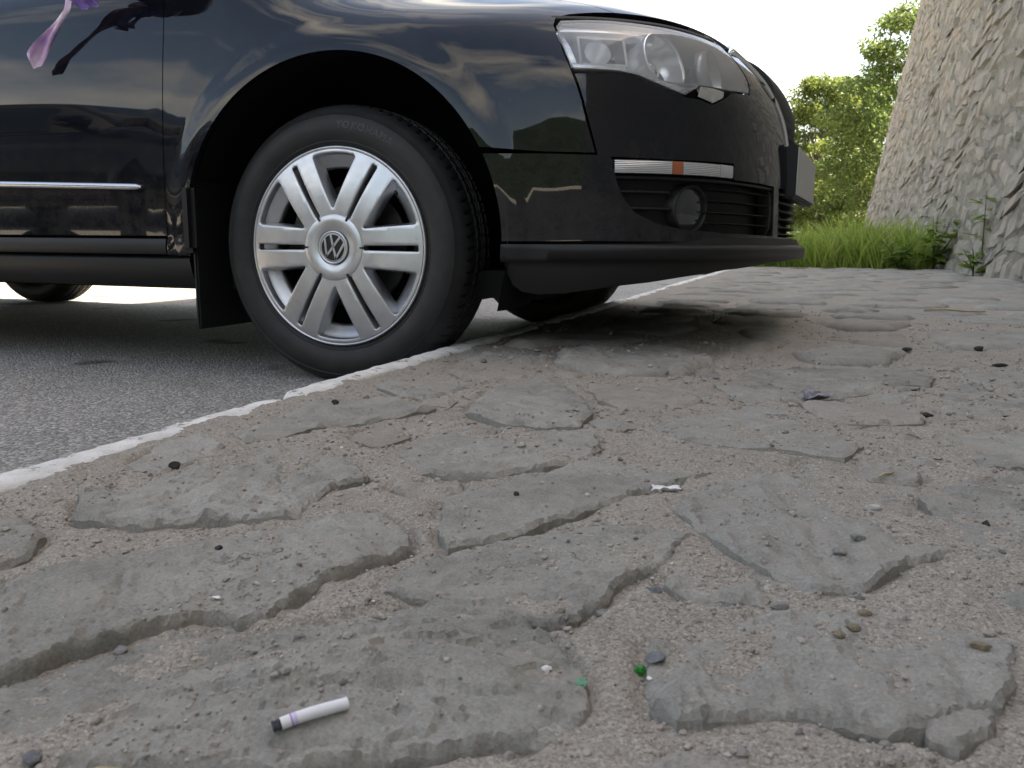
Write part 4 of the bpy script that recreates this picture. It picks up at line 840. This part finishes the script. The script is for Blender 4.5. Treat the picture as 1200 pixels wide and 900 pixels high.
# greenhouse
GX = [(-.46, .995, .70), (-1.16, 1.425, .56), (-1.7, 1.468, .585), (-2.4, 1.44, .57), (-3.22, 1.07, .62)]
def zq(x_): return float(np.interp(-x_, [-q[0] for q in GX], [q[1] for q in GX]))
rf = crom([-3.22, -2.75, -2.4, -1.7, -1.16, -.85, -.46], [1.06, 1.30, 1.425, 1.468, 1.43, 1.27, .99]); hw = crom([-3.22, -2.4, -1.7, -1.1, -.46], [.66, .575, .59, .575, .72])
def gsec(x_, q):   # q 0..1: belt -> roof rail -> centre
    zt = float(rf(x_)); w = float(hw(x_)); zb = min(.93, zt-.03); wb = .845
    if q < .5: k = q/.5; return (YC-(wb+(w-wb)*k-.02*math.sin(math.pi*k)*-1), zb+(zt-.05-zb)*k)
    k = (q-.5)/.5; return (YC-w*math.cos(k*math.pi/2)**.8, zt-.05+.05*math.sin(k*math.pi/2)**.7)
def gpatch(name, x0, x1, q0, q1, mat, off=0, side='B', nx=16, nq=10, xs=0):
    V = []; F = []
    for i in range(nx+1):
        for j in range(nq+1):
            x_ = x0+(x1-x0)*i/nx; q = q0+(q1-q0)*j/nq; y_, z_ = gsec(x_+xs*(q-q0), q); V.append((x_+xs*(q-q0), y_-off, z_+off*.3))
    F = [(i*(nq+1)+j, (i+1)*(nq+1)+j, (i+1)*(nq+1)+j+1, i*(nq+1)+j+1) for i in range(nx) for j in range(nq)]
    if side == 'L': V = amir(V); F = [f[::-1] for f in F]
    elif side == 'B': nv = len(V); V = np.concatenate([V, amir(V)]); F = F+[tuple(i+nv for i in f[::-1]) for f in F]
    o = mk(name, V, F, mat, car); bm = bmesh.new(); bm.from_mesh(o.data); bmesh.ops.remove_doubles(bm, verts=bm.verts, dist=.0004); bmesh.ops.recalc_face_normals(bm, faces=bm.faces); bm.to_mesh(o.data); bm.free(); return o
gpatch('roof', -1.12, -2.45, .5, 1, m_paint); gpatch('windscreen', -.47, -1.12, .5, 1, m_glass); gpatch('rear_window', -2.45, -3.2, .5, 1, m_glass); gpatch('pillars', -.47, -3.2, 0, .5, m_black, 0, 'B', 60)
for side in 'RL':
    gpatch('side_window', -.85, -1.62, .03, .44, m_glass, .006, side, 14, 8, -.45); gpatch('side_window', -1.95, -2.45, .03, .44, m_glass, .006, side, 14, 8, -.15)
    sy = 1 if side == 'R' else -1; f_ = (lambda y: y) if sy > 0 else (lambda y: 2*YC-y)
    bm = bmesh.new(); bmesh.ops.create_uvsphere(bm, u_segments=24, v_segments=14, radius=1)
    for v in bm.verts:
        c = v.co; e = .62; x_ = abs(c.x)**e*(1 if c.x > 0 else -1); y_ = abs(c.y)**e*(1 if c.y > 0 else -1); z_ = abs(c.z)**e*(1 if c.z > 0 else -1)
        v.co = Vector((-.57+x_*.055*(1 if x_ < 0 else 1.6), f_(-.105-y_*.10), 1.03+z_*.07*(1-.15*y_)))
    me = bpy.data.meshes.new('door_mirror'); bmesh.ops.recalc_face_normals(bm, faces=bm.faces); bm.to_mesh(me); bm.free(); me.materials.append(m_paint); me.polygons.foreach_set('use_smooth', [True]*len(me.polygons))
    mo = link(bpy.data.objects.new('door_mirror', me)); mo.parent = car
    mb = MB(); mb.tube([(-.56, f_(.06), .945), (-.56, f_(-.02), .955), (-.56, f_(-.10), .985)], [.035, .03, .028], 10); mb.build('mirror_stalk', m_black, mo)

# ------------------------------------------------------------------ wheels
def fillet(P, r, n=6):
    out = []; k = len(P)
    for i in range(k):
        a, b, c = (np.array(P[(i+d_) % k], float) for d_ in (-1, 0, 1)); da, dc = a-b, c-b; la, lc = np.hypot(*da), np.hypot(*dc); q = min(r, la*.45, lc*.45)
        p0, p1 = b+da/la*q, b+dc/lc*q
        for j in range(n+1): t_ = j/n; out.append(tuple((1-t_)**2*p0+2*t_*(1-t_)*b+t_*t_*p1))
    return out
zr = lambda r: .004-.9*(r-.10)**2
def rotp(P, a): c, s_ = math.cos(a), math.sin(a); return [(x_*c-y_*s_, x_*s_+y_*c) for x_, y_ in P]
win = []; slot = []
pol = lambda r, a: (r*math.cos(math.radians(a)), r*math.sin(math.radians(a)))
W0 = fillet([pol(.084, 0)]+[pol(.2065, a_) for a_ in (-15.4, -10, -5, 0, 5, 10, 15.4)], .008)
S0 = fillet([(.0755, -.0052), (.2035, -.0068), (.2035, .0068), (.0755, .0052)], .003, 4)
for k in range(6): win.append(rotp(W0, math.radians(30+60*k))); slot.append(rotp(S0, math.radians(60*k)))
grow = lambda P, d_: inset_poly(P, -d_)
outerc = [pol(.2138, 360*k/180) for k in range(180)]
hs = [densify(grow(w_, .0022), .006) for w_ in win]+[densify(grow(s_, .002), .006) for s_ in slot]
V2, T, loops = tri_region(outerc, hs, .0055); r_ = np.hypot(*V2.T); V = [np.c_[V2, zr(r_)]]; F = [tuple(t_) for t_ in T]; b = len(V2)
for li, L in enumerate(loops):
    Q = V2[L]
    if li == 0: rings = [(Q, 0), (Q*1.006, -.003), (Q*1.008, -.012)]
    else:
        sh, dep, bv = (.0055, .034, .0022) if li <= 6 else (.0008, .02, .002)
        q1 = np.array(inset_poly([tuple(q) for q in Q], bv*.55)); q2 = np.array(inset_poly([tuple(q) for q in Q], bv)); q3 = np.array(inset_poly([tuple(q) for q in q2], sh))
        rings = [(Q, 0), (q1, -bv*.25), (q2, -bv), (q3, -dep)]
    zb = zr(np.hypot(*Q.T)); k = len(L); idx = []
    for (q, dz) in rings: V.append(np.c_[q, zb+dz]); idx.append(b); b += k
    for a_, c_ in zip(idx[:-1], idx[1:]):
        for i in range(k): j = (i+1) % k; F.append((a_+i, a_+j, c_+j, c_+i))
plateV, plateF = np.concatenate(V), F
def build_wheel(name):
    mb = MB(); mb.lathe([(.2215, -.017), (.2213, -.0095), (.2198, -.0068), (.2172, -.0068), (.2150, -.0105), (.2110, -.017), (.199, -.027), (.180, -.036), (.1745, -.042), (.176, -.055), (.188, -.075), (.196, -.10), (.200, -.17), (.213, -.185)], 120)
    wh = mb.build(name, m_silver, car)
    o = mk('spoked_cover', plateV, plateF, m_silver, wh); bm = bmesh.new(); bm.from_mesh(o.data); bmesh.ops.remove_doubles(bm, verts=bm.verts, dist=1e-5); bmesh.ops.recalc_face_normals(bm, faces=bm.faces)
    for e in bm.edges:
        if len(e.link_faces) == 2 and e.calc_face_angle(0) > .75: e.smooth = False
    bm.to_mesh(o.data); bm.free()
    # tyre
    half = [(.214, -.024), (.2185, -.0195), (.2235, -.0125), (.229, -.0095), (.2305, -.0078), (.2325, -.0085), (.243, -.0030), (.256, -.0004), (.268, -.0008), (.279, -.0040), (.2865, -.0085), (.288, -.0078), (.2895, -.0102), (.297, -.0165), (.3035, -.0240), (.3085, -.0320), (.3118, -.0400), (.3132, -.0470)]
    tread = [(.3142, -.056), (.3148, -.0635), (.3150, -.0640), (.3080, -.0655), (.3080, -.0715), (.3155, -.0730), (.3158, -.082), (.3160, -.0905), (.3088, -.092), (.3088, -.0985), (.3160, -.1000)]
    prof = half+tread; mirror = [(r, -.205-z) for r, z in prof[::-1]]; prof = prof+[(.3160, -.1025)]+mirror; m_ = len(prof); NB = 76; NS = NB*7; V = np.zeros((NS, m_, 3))
    for k in range(NS):
        a = 2*math.pi*k/NS
        for i, (r, z) in enumerate(prof):
            if r > .2995:
                zc = abs(z+.1025); sh = (zc-.05)*9 if zc > .033 else (z+.1025)*14
                ph = (k/7+sh*.55) % 1
                if ph < .17 and (r > .3090): r -= .0052 if zc > .033 else .003
            V[k, i] = (r*math.cos(a), r*math.sin(a), z)
    V = V.reshape(-1, 3); V[:, 1] = np.maximum(V[:, 1], -.3045)
    idx = np.arange(NS*m_).reshape(NS, m_); nx_ = np.roll(idx, -1, 0); F = np.stack([idx[:, :-1], nx_[:, :-1], nx_[:, 1:], idx[:, 1:]], -1).reshape(-1, 4)
    ty = mk('tyre', V, F, m_tyre, wh); bm = bmesh.new(); bm.from_mesh(ty.data)
    for e in bm.edges:
        if len(e.link_faces) == 2 and e.calc_face_angle(0) > .7: e.smooth = False
    bm.to_mesh(ty.data); bm.free()
    # hub cap
    mb = MB(); mb.lathe([(.0395, .0038), (.0405, .0046), (.060, .0050), (.0715, .0046), (.0728, .0038), (.0732, .0020)], 72); mb.build('hub_cap', m_silver, wh)
    mb = MB(); mb.lathe([(.0732, .0022), (.0742, .0030), (.0750, .0030)], 72); mb.build('cap_groove', m_black, wh)
    for k in range(6):
        mb = MB(); mb.box((.0665, -.0021, .0035), (.0765, .0021, .0068), Matrix.Rotation(math.radians(60*k), 4, 'Z')); mb.build('clip_hole', m_black, wh, smooth=False)
    mb = MB(); mb.lathe([(.0372, .004), (.0368, .0068), (.0345, .0078), (.0325, .0068), (.0318, .005)], 64); mb.build('badge_ring', m_silver, wh)
    mb = MB(); mb.lathe([(.0001, .0056), (.0318, .0052)], 48); mb.build('badge_disc', m_black, wh)
    mb = MB(); mb.lathe([(.0316, .0052), (.0314, .0068), (.0290, .0070), (.0284, .0052)], 64); Rm = Matrix.Rotation(math.radians(-14), 4, 'Z')
    def stroke(a, b_, w):
        a, b_ = Vector(a), Vector(b_); d_ = b_-a; ang = math.atan2(d_.y, d_.x); mb.box((-w*.3, -w/2, .0054), (d_.length+w*.3, w/2, .0070), Rm @ Matrix.Translation((a.x, a.y, 0)) @ Matrix.Rotation(ang, 4, 'Z'))
    for sx in (-1, 1):
        stroke((sx*.0118, .0258), (sx*.0008, .0035), .0050); stroke((sx*.0245, .0140), (sx*.0120, -.0215), .0050); stroke((sx*.0120, -.0215), (sx*.0012, .0000), .0050)
    mb.build('badge', m_silver, wh, smooth=False)
    mb = MB(); mb.lathe([(.05, -.075), (.138, -.075), (.142, -.078), (.142, -.095), (.138, -.098), (.05, -.098)], 64); mb.build('brake_disc', m_disc, wh, sharp=.6)
    mb = MB(); mb.lathe([(.001, -.06), (.05, -.06), (.066, -.075), (.066, -.11), (.19, -.135), (.196, -.14)], 48)
    for k in range(5): mb.lathe([(.001, -.045), (.008, -.045), (.010, -.05), (.010, -.065)], 8, Matrix.Translation((.056*math.cos(k*1.2566), .056*math.sin(k*1.2566), 0)))
    mb.build('hub', m_dark, wh)
    mb = MB(); mb.box((-.155, -.07, -.115), (-.10, .07, -.058), Matrix.Rotation(math.radians(-20), 4, 'Z'), .008); mb.build('brake_caliper', m_disc, wh, sharp=.8)
    mb = MB(); mb.tube([(.150, .115, -.012), (.156, .1195, .004)], .0042, 8); mb.build('valve', m_black, wh)
    # raised lettering on the sidewall
    cu = bpy.data.curves.new('lettering', 'FONT'); cu.body = 'YOKOHAMA'; cu.size = .0225; cu.extrude = .0006; cu.align_x = 'CENTER'; cu.space_character = 1.18; cu.resolution_u = 3
    to = bpy.data.objects.new('lettering', cu); COL.objects.link(to); bpy.context.view_layer.update(); me = bpy.data.meshes.new_from_object(to.evaluated_get(bpy.context.evaluated_depsgraph_get())); bpy.data.objects.remove(to)
    V = np.array([v.co for v in me.vertices]); rb = .2585; ang = math.radians(72)-V[:, 0]/.266; rr_ = rb+V[:, 1]; zz_ = np.interp(rr_, [q[0] for q in half], [q[1] for q in half])+V[:, 2]+.0001
    P3 = np.stack([rr_*np.cos(ang), rr_*np.sin(ang), zz_], 1); me.vertices.foreach_set('co', P3.astype(np.float32).ravel()); me.materials.append(M('tyre_lettering', (.042, .042, .044), .42)); lo = link(bpy.data.objects.new('tyre_lettering', me)); lo.parent = wh
    wh.location = (0, 0, .308); wh.rotation_euler = (math.pi/2, 0, 0); return wh
w1 = build_wheel('wheel')
def copy_tree(o, parent=None):
    c = o.copy(); COL.objects.link(c); c.parent = parent
    for ch in list(o.children): copy_tree(ch, c)
    return c
for (x_, y_, a) in ((0, 2*YC, math.pi), (-2.709, 0, 0), (-2.709, 2*YC, math.pi)):
    w_ = copy_tree(w1, car); w_.location = (x_, y_, .308); w_.rotation_euler = (math.pi/2, 0, a)
# a second car of the same kind stands behind the photographer and is mirrored in the paint
n_other = copy_tree(car); n_other.location = (-2.0, -3.62, 0); n_other['label'] = 'second dark car, seen only as a reflection in the front door of the black car'

# ------------------------------------------------------------------ ribbon bow hanging from the door mirror
m_rib = M('lilac_ribbon', (.42, .25, .52), rough=.45, spec=.4); t = NT(m_rib); t.col(t.ramp(t.noise(16, 3, .5), [(.35, (.40, .26, .60)), (.5, (.66, .42, .66)), (.7, (.80, .66, .78))])); m_rib2 = M('violet_ribbon', (.22, .13, .45), rough=.4)
bow = tag(empty('ribbon_bow', (-.60, -.09, .95)), 'lilac and violet ribbon bow trailing down the front door below the mirror', 'ribbon')
def ribbon(name, pts, w, mat, tw=0, thick=.0006):
    pts = [Vector(p) for p in pts]; V = []; n = len(pts)
    Pd = []
    for i in range(n-1):
        a, b_, c, d_ = pts[max(i-1, 0)], pts[i], pts[i+1], pts[min(i+2, n-1)]
        for k in range(8):
            t_ = k/8; Pd.append(.5*((2*b_)+(c-a)*t_+(2*a-5*b_+4*c-d_)*t_*t_+(3*b_-a-3*c+d_)*t_**3))
    Pd.append(pts[-1]); n = len(Pd); nx = 5
    for i, p_ in enumerate(Pd):
        t_ = (Pd[min(i+1, n-1)]-Pd[max(i-1, 0)]).normalized(); f = i/(n-1); nr = Vector((0, -1, 0)); side = t_.cross(nr).normalized(); side.rotate(Matrix.Rotation(tw*math.sin(f*6.5), 3, t_)); nr2 = t_.cross(side)
        ww = w*(.75+.35*math.sin(f*9))*(1 if f < .86 else max(.05, (1-f)/.14))
        for q in range(nx): u = q/(nx-1)-.5; V.append(p_+side*u*ww+nr2*(.22*ww*math.sin(u*7+f*10)))
    F = [(i*nx+q, i*nx+q+1, (i+1)*nx+q+1, (i+1)*nx+q) for i in range(n-1) for q in range(nx-1)]
    o = mk(name, [v-bow.location for v in V], F, mat, bow); md = o.modifiers.new('thickness', 'SOLIDIFY'); md.thickness = thick; return o
ribbon('tail', [(-.60, -.09, .95), (-.627, -.056, .913), (-.651, -.052, .878), (-.669, -.052, .851), (-.704, -.050, .816), (-.746, -.050, .777), (-.777, -.049, .744), (-.789, -.048, .725)], .040, m_rib, .5)
ribbon('tail', [(-.595, -.09, .95), (-.595, -.065, .905), (-.612, -.058, .872), (-.624, -.054, .846)], .052, m_rib2, .3)
ribbon('tail', [(-.585, -.09, .95), (-.57, -.065, .90), (-.585, -.058, .865), (-.592, -.054, .849)], .040, m_rib2, .5)
ribbon('loop', [(-.60, -.09, .95), (-.66, -.11, .975), (-.69, -.10, 1.01), (-.64, -.09, .995), (-.60, -.09, .955)], .04, m_rib, .3)
ribbon('loop', [(-.60, -.09, .95), (-.555, -.13, .955), (-.53, -.13, .965), (-.57, -.10, .975), (-.60, -.09, .955)], .04, m_rib, .3)
mb = MB(); mb.lathe([(.001, -.014), (.012, -.01), (.016, 0), (.012, .01), (.001, .014)], 14, Matrix.Translation((0, -.01, 0))); mb.build('knot', m_rib2, bow)

# ------------------------------------------------------------------ litter and loose stones
def gz(x, y): return float(ground_z(np.array([[x, y]]))[0][0])
m_dk = mat_rock('dark_cinder', (.016, .016, .017), (.05, .05, .05)); m_gy = mat_rock('grey_chip', (.15, .145, .138), (.27, .26, .245)); m_wt = mat_rock('pale_chip', (.34, .33, .31), (.52, .50, .47)); m_bl = mat_rock('blue_grey_chip', (.11, .113, .12), (.20, .203, .212)); m_tn = mat_rock('tan_chip', (.15, .12, .08), (.27, .22, .16))
def rock(name, x, y, sx, sy_, sz, mat, label, seed, rot=0, rough=.25, group='loose stones on the flagstones'):
    r = np.random.default_rng(seed); bm = bmesh.new(); bmesh.ops.create_icosphere(bm, subdivisions=3, radius=1); cuts = [(Vector(r.normal(size=3)).normalized(), r.uniform(.55, .9)) for _ in range(9)]
    for v in bm.verts:
        p_ = v.co.copy()
        for n_, d_ in cuts:
            e = p_.dot(n_)-d_
            if e > 0: p_ -= n_*e
        p_ *= 1+rough*.2*(vnoise(np.array([p_.x*5+seed]), np.array([p_.y*5+p_.z*3]))[0]-.5); v.co = Vector((p_.x*sx, p_.y*sy_, p_.z*sz))
    me = bpy.data.meshes.new(name); bm.to_mesh(me); bm.free(); me.materials.append(mat); o = link(bpy.data.objects.new(name, me)); o.location = (x, y, gz(x, y)+sz*.62); o.rotation_euler = (r.uniform(-.12, .12), r.uniform(-.12, .12), rot); return tag(o, label, 'stone', group)
ROCKS = [
 ('pebble', 1.174, -.136, .024, .014, .007, m_gy, 'flat grey slate chip lying alone on the right flagstones', .33),
 ('pebble', 1.076, -.843, .0085, .006, .005, m_wt, 'pale white stone chip on the large flagstone at right', .5),
 ('pebble', .522, -1.169, .0042, .004, .004, m_dk, 'small round black cinder at the left near the long flagstone', 0),
 ('pebble', 1.165, -.854, .0045, .0045, .0042, m_dk, 'round black cinder at the right edge of the pavement', 0),
 ('pebble', .374, -.621, .007, .006, .006, m_dk, 'dark cinder just below the kerb near the front wheel', .4),
 ('pebble', .937, -1.194, .0085, .006, .005, m_bl, 'dark grey stone chip touching the green glass', .2),
 ('pebble', 1.057, -.944, .009, .007, .005, m_gy, 'grey pebble in the sand patch of the large right flagstone', .9),
 ('pebble', 1.042, -.982, .0085, .006, .0045, m_gy, 'flat pebble in front of the grey one in the sand patch', .1),
 ('pebble', 1.377, .275, .024, .011, .006, m_dk, 'dark slate chip far right among the distant flagstones', .2),
 ('pebble', 1.388, .554, .016, .013, .010, m_dk, 'dark cinder at far right behind the slate chip', .2),
 ('pebble', .386, -.960, .008, .006, .006, m_dk, 'dark stone stuck in the joint below the white kerb at left', .6),
 ('pebble', 1.055, -1.083, .007, .005, .004, m_tn, 'tan pebble at the rim of the lower right flagstone', .2),
 ('pebble', .850, -.981, .0065, .0045, .003, m_bl, 'blue grey chip above the middle flagstone', .1),
 ('pebble', .857, -1.178, .0085, .006, .0045, m_bl, 'blue grey stone bedded at the corner of the domed flagstone', .7),
 ('pebble', .889, -1.127, .008, .0045, .004, m_gy, 'grey splinter below the right tip of the middle flagstone', .2),
 ('pebble', .919, -1.092, .0065, .006, .004, m_bl, 'small slate chip in the mortar right of the middle flagstone', .5),
 ('pebble', 1.047, -1.116, .006, .004, .004, m_tn, 'brown pebble on top of the lower right flagstone', .2),
 ('pebble', 1.038, -1.137, .005, .004, .004, m_tn, 'smaller brown pebble in front of the one on the lower right flagstone', .9),
 ('pebble', .628, -1.283, .006, .005, .004, m_gy, 'grey crumb in the crack under the long flagstone ledge', .2),
 ('pebble', .677, -1.386, .006, .005, .005, m_bl, 'grey pebble at the lower left corner of the pavement', .2),
 ('pebble', 1.177, -.342, .010, .008, .006, m_dk, 'dark pebble between the slate chip and the nearer flagstones', .2),
 ('pebble', 1.225, .466, .015, .011, .008, m_dk, 'dark pebble far back right of the car nose', .2),
 ('pebble', .970, -1.093, .007, .005, .004, m_bl, 'slate chip left of the pebble cluster above the lower right flagstone', .3),
 ('pebble', 1.002, -1.093, .008, .005, .004, m_gy, 'grey chip in the pebble cluster above the lower right flagstone', .1),
 ('pebble', .759, -.932, .0038, .0036, .0034, m_dk, 'tiny black cinder in the centre of the middle slab', .2),
 ('pebble', .588, -1.142, .004, .0035, .003, m_dk, 'tiny black cinder on the long flagstone', .2),
 ('pebble', 1.118, -1.115, .008, .005, .004, m_tn, 'tan pebble at the lower right edge of the pavement', .2),
]
for k, (nm, x, y, a_, b_, c_, mt, lb, ro) in enumerate(ROCKS): rock(nm, x, y, a_*.82, b_*.82, c_*.72, mt, lb, 900+k, ro)
# cigarette end
x0, y0, x1, y1 = .778, -1.337, .803, -1.312; za, zb = gz(x0, y0)+.0042, gz(x1, y1)+.0042; a0 = Vector((x0, y0, max(za, zb-.004))); a1 = Vector((x1, y1, max(zb, za-.004))); ax = (a1-a0); Lc = ax.length
cig = tag(empty('cigarette_butt', tuple(a0)), 'white cigarette butt with a purple band and burnt tip in the foreground', 'cigarette butt')
def cyl(name, f0, f1, r, mat, jit=0):
    pts = [ax*(f0+(f1-f0)*k/6)+Vector((0, 0, .0006*math.sin((f0+(f1-f0)*k/6)*4))) for k in range(7)]; mb = MB(); mb.tube(pts, [r*(1+jit*math.sin(k*2.1)) for k in range(7)], 20); o = mb.build(name, mat, cig, sharp=.8)
    for v in o.data.vertices: v.co.z *= .93
    return o
m_cig = M('cigarette_paper', (.74, .73, .74), rough=.7); m_pur = M('purple_print', (.36, .22, .52), rough=.6)
cyl('paper', .07, 1, .0032, m_cig, .012); cyl('band', .20, .225, .00325, m_pur); cyl('band', .235, .29, .00324, M('pale_purple_print', (.60, .50, .70), .6)); cyl('ash_tip', -.05, .085, .0027, mat_rock('ash', (.02, .02, .022), (.09, .09, .10)), .14)
# green glass
m_gg = M('green_glass', (.03, .42, .06), rough=.05, spec=.5, **{'Transmission Weight': .75, 'IOR': 1.5}); m_gg2 = M('pale_green_glass', (.35, .72, .52), rough=.08, **{'Transmission Weight': .7, 'IOR': 1.5})
for nm, x, y, sz, mt, lb, sd in (('glass_shard', .9295, -1.2005, .0042, m_gg, 'bright green glass shard leaning on a dark stone chip', 5), ('glass_shard', .905, -1.241, .0034, m_gg2, 'pale green glass shard at the right edge of the domed flagstone', 6)):
    o = rock(nm, x, y, sz, sz*.8, sz*1.0, mt, lb, sd, .4, 0, 'green glass shards'); o['category'] = 'glass shard'
    for q in o.data.polygons: q.use_smooth = False
# paper scraps
def scrap(name, x, y, w, h, ang, mat, label, seed, lift=.004, cat='paper scrap'):
    r = np.random.default_rng(seed); n = 9; V = []
    for j in range(n):
        for i in range(n):
            u, v = i/(n-1)-.5, j/(n-1)-.5; q = (1+.35*fbm(np.array([u*3]), np.array([v*3]), 1.2, 2, seed)[0]); lx, ly = u*w*q, v*h*q*(1-.4*abs(u))
            X = x+lx*math.cos(ang)-ly*math.sin(ang); Y = y+lx*math.sin(ang)+ly*math.cos(ang); V.append((X, Y, gz(X, Y)+.0012+lift*abs(fbm(np.array([u*4]), np.array([v*4]), 1, 3, seed+5)[0])+lift*.4))
    F = [(j*n+i, j*n+i+1, (j+1)*n+i+1, (j+1)*n+i) for j in range(n-1) for i in range(n-1)]; c = np.mean(V, 0); o = mk(name, np.array(V)-c, F, mat); o.location = c
    md = o.modifiers.new('thickness', 'SOLIDIFY'); md.thickness = .0003; return tag(o, label, cat)
m_pap = M('white_paper', (.72, .71, .69), rough=.7); m_foil = M('grey_wrapper', (.20, .20, .225), rough=.35, metal=.2)
scrap('paper_scrap', .888, -.857, .026, .012, .25, m_pap, 'torn white paper scrap at the end of the middle slab', 3)
scrap('wrapper', 1.027, -.262, .045, .035, .1, m_foil, 'crumpled grey wrapper on the flagstones right of the car shadow', 4, .014, 'wrapper')
scrap('paper_scrap', .645, -1.216, .005, .004, .3, m_pap, 'tiny white paper flake on the long flagstone at left', 8, .001)
# dry straws
m_straw = M('dry_straw', (.42, .33, .19), rough=.7)
for k, (a_, b_, r_, lb) in enumerate((((.7135, -1.3885), (.7265, -1.3815), .0009, 'short dry straw in the gravel at the bottom left'), ((1.088, -.722), (1.104, -.698), .0014, 'short pale straw in the joint right of the large flagstone'), ((1.40, 1.734), (1.60, 1.74), .004, 'long thin pale twig far back on the right flagstones'))):
    c = Vector(((a_[0]+b_[0])/2, (a_[1]+b_[1])/2, 0)); c.z = max(gz(*a_), gz(*b_), gz(c.x, c.y))+r_*1.1; h_ = Vector((b_[0]-a_[0], b_[1]-a_[1], 0))/2; mb = MB(); mb.tube([-h_, -h_*.3+Vector((0, 0, r_)), h_*.4, h_], [r_, r_*.95, r_*.9, r_*.6], 7); o = mb.build('straw', m_straw); o.location = c; tag(o, lb, 'straw')
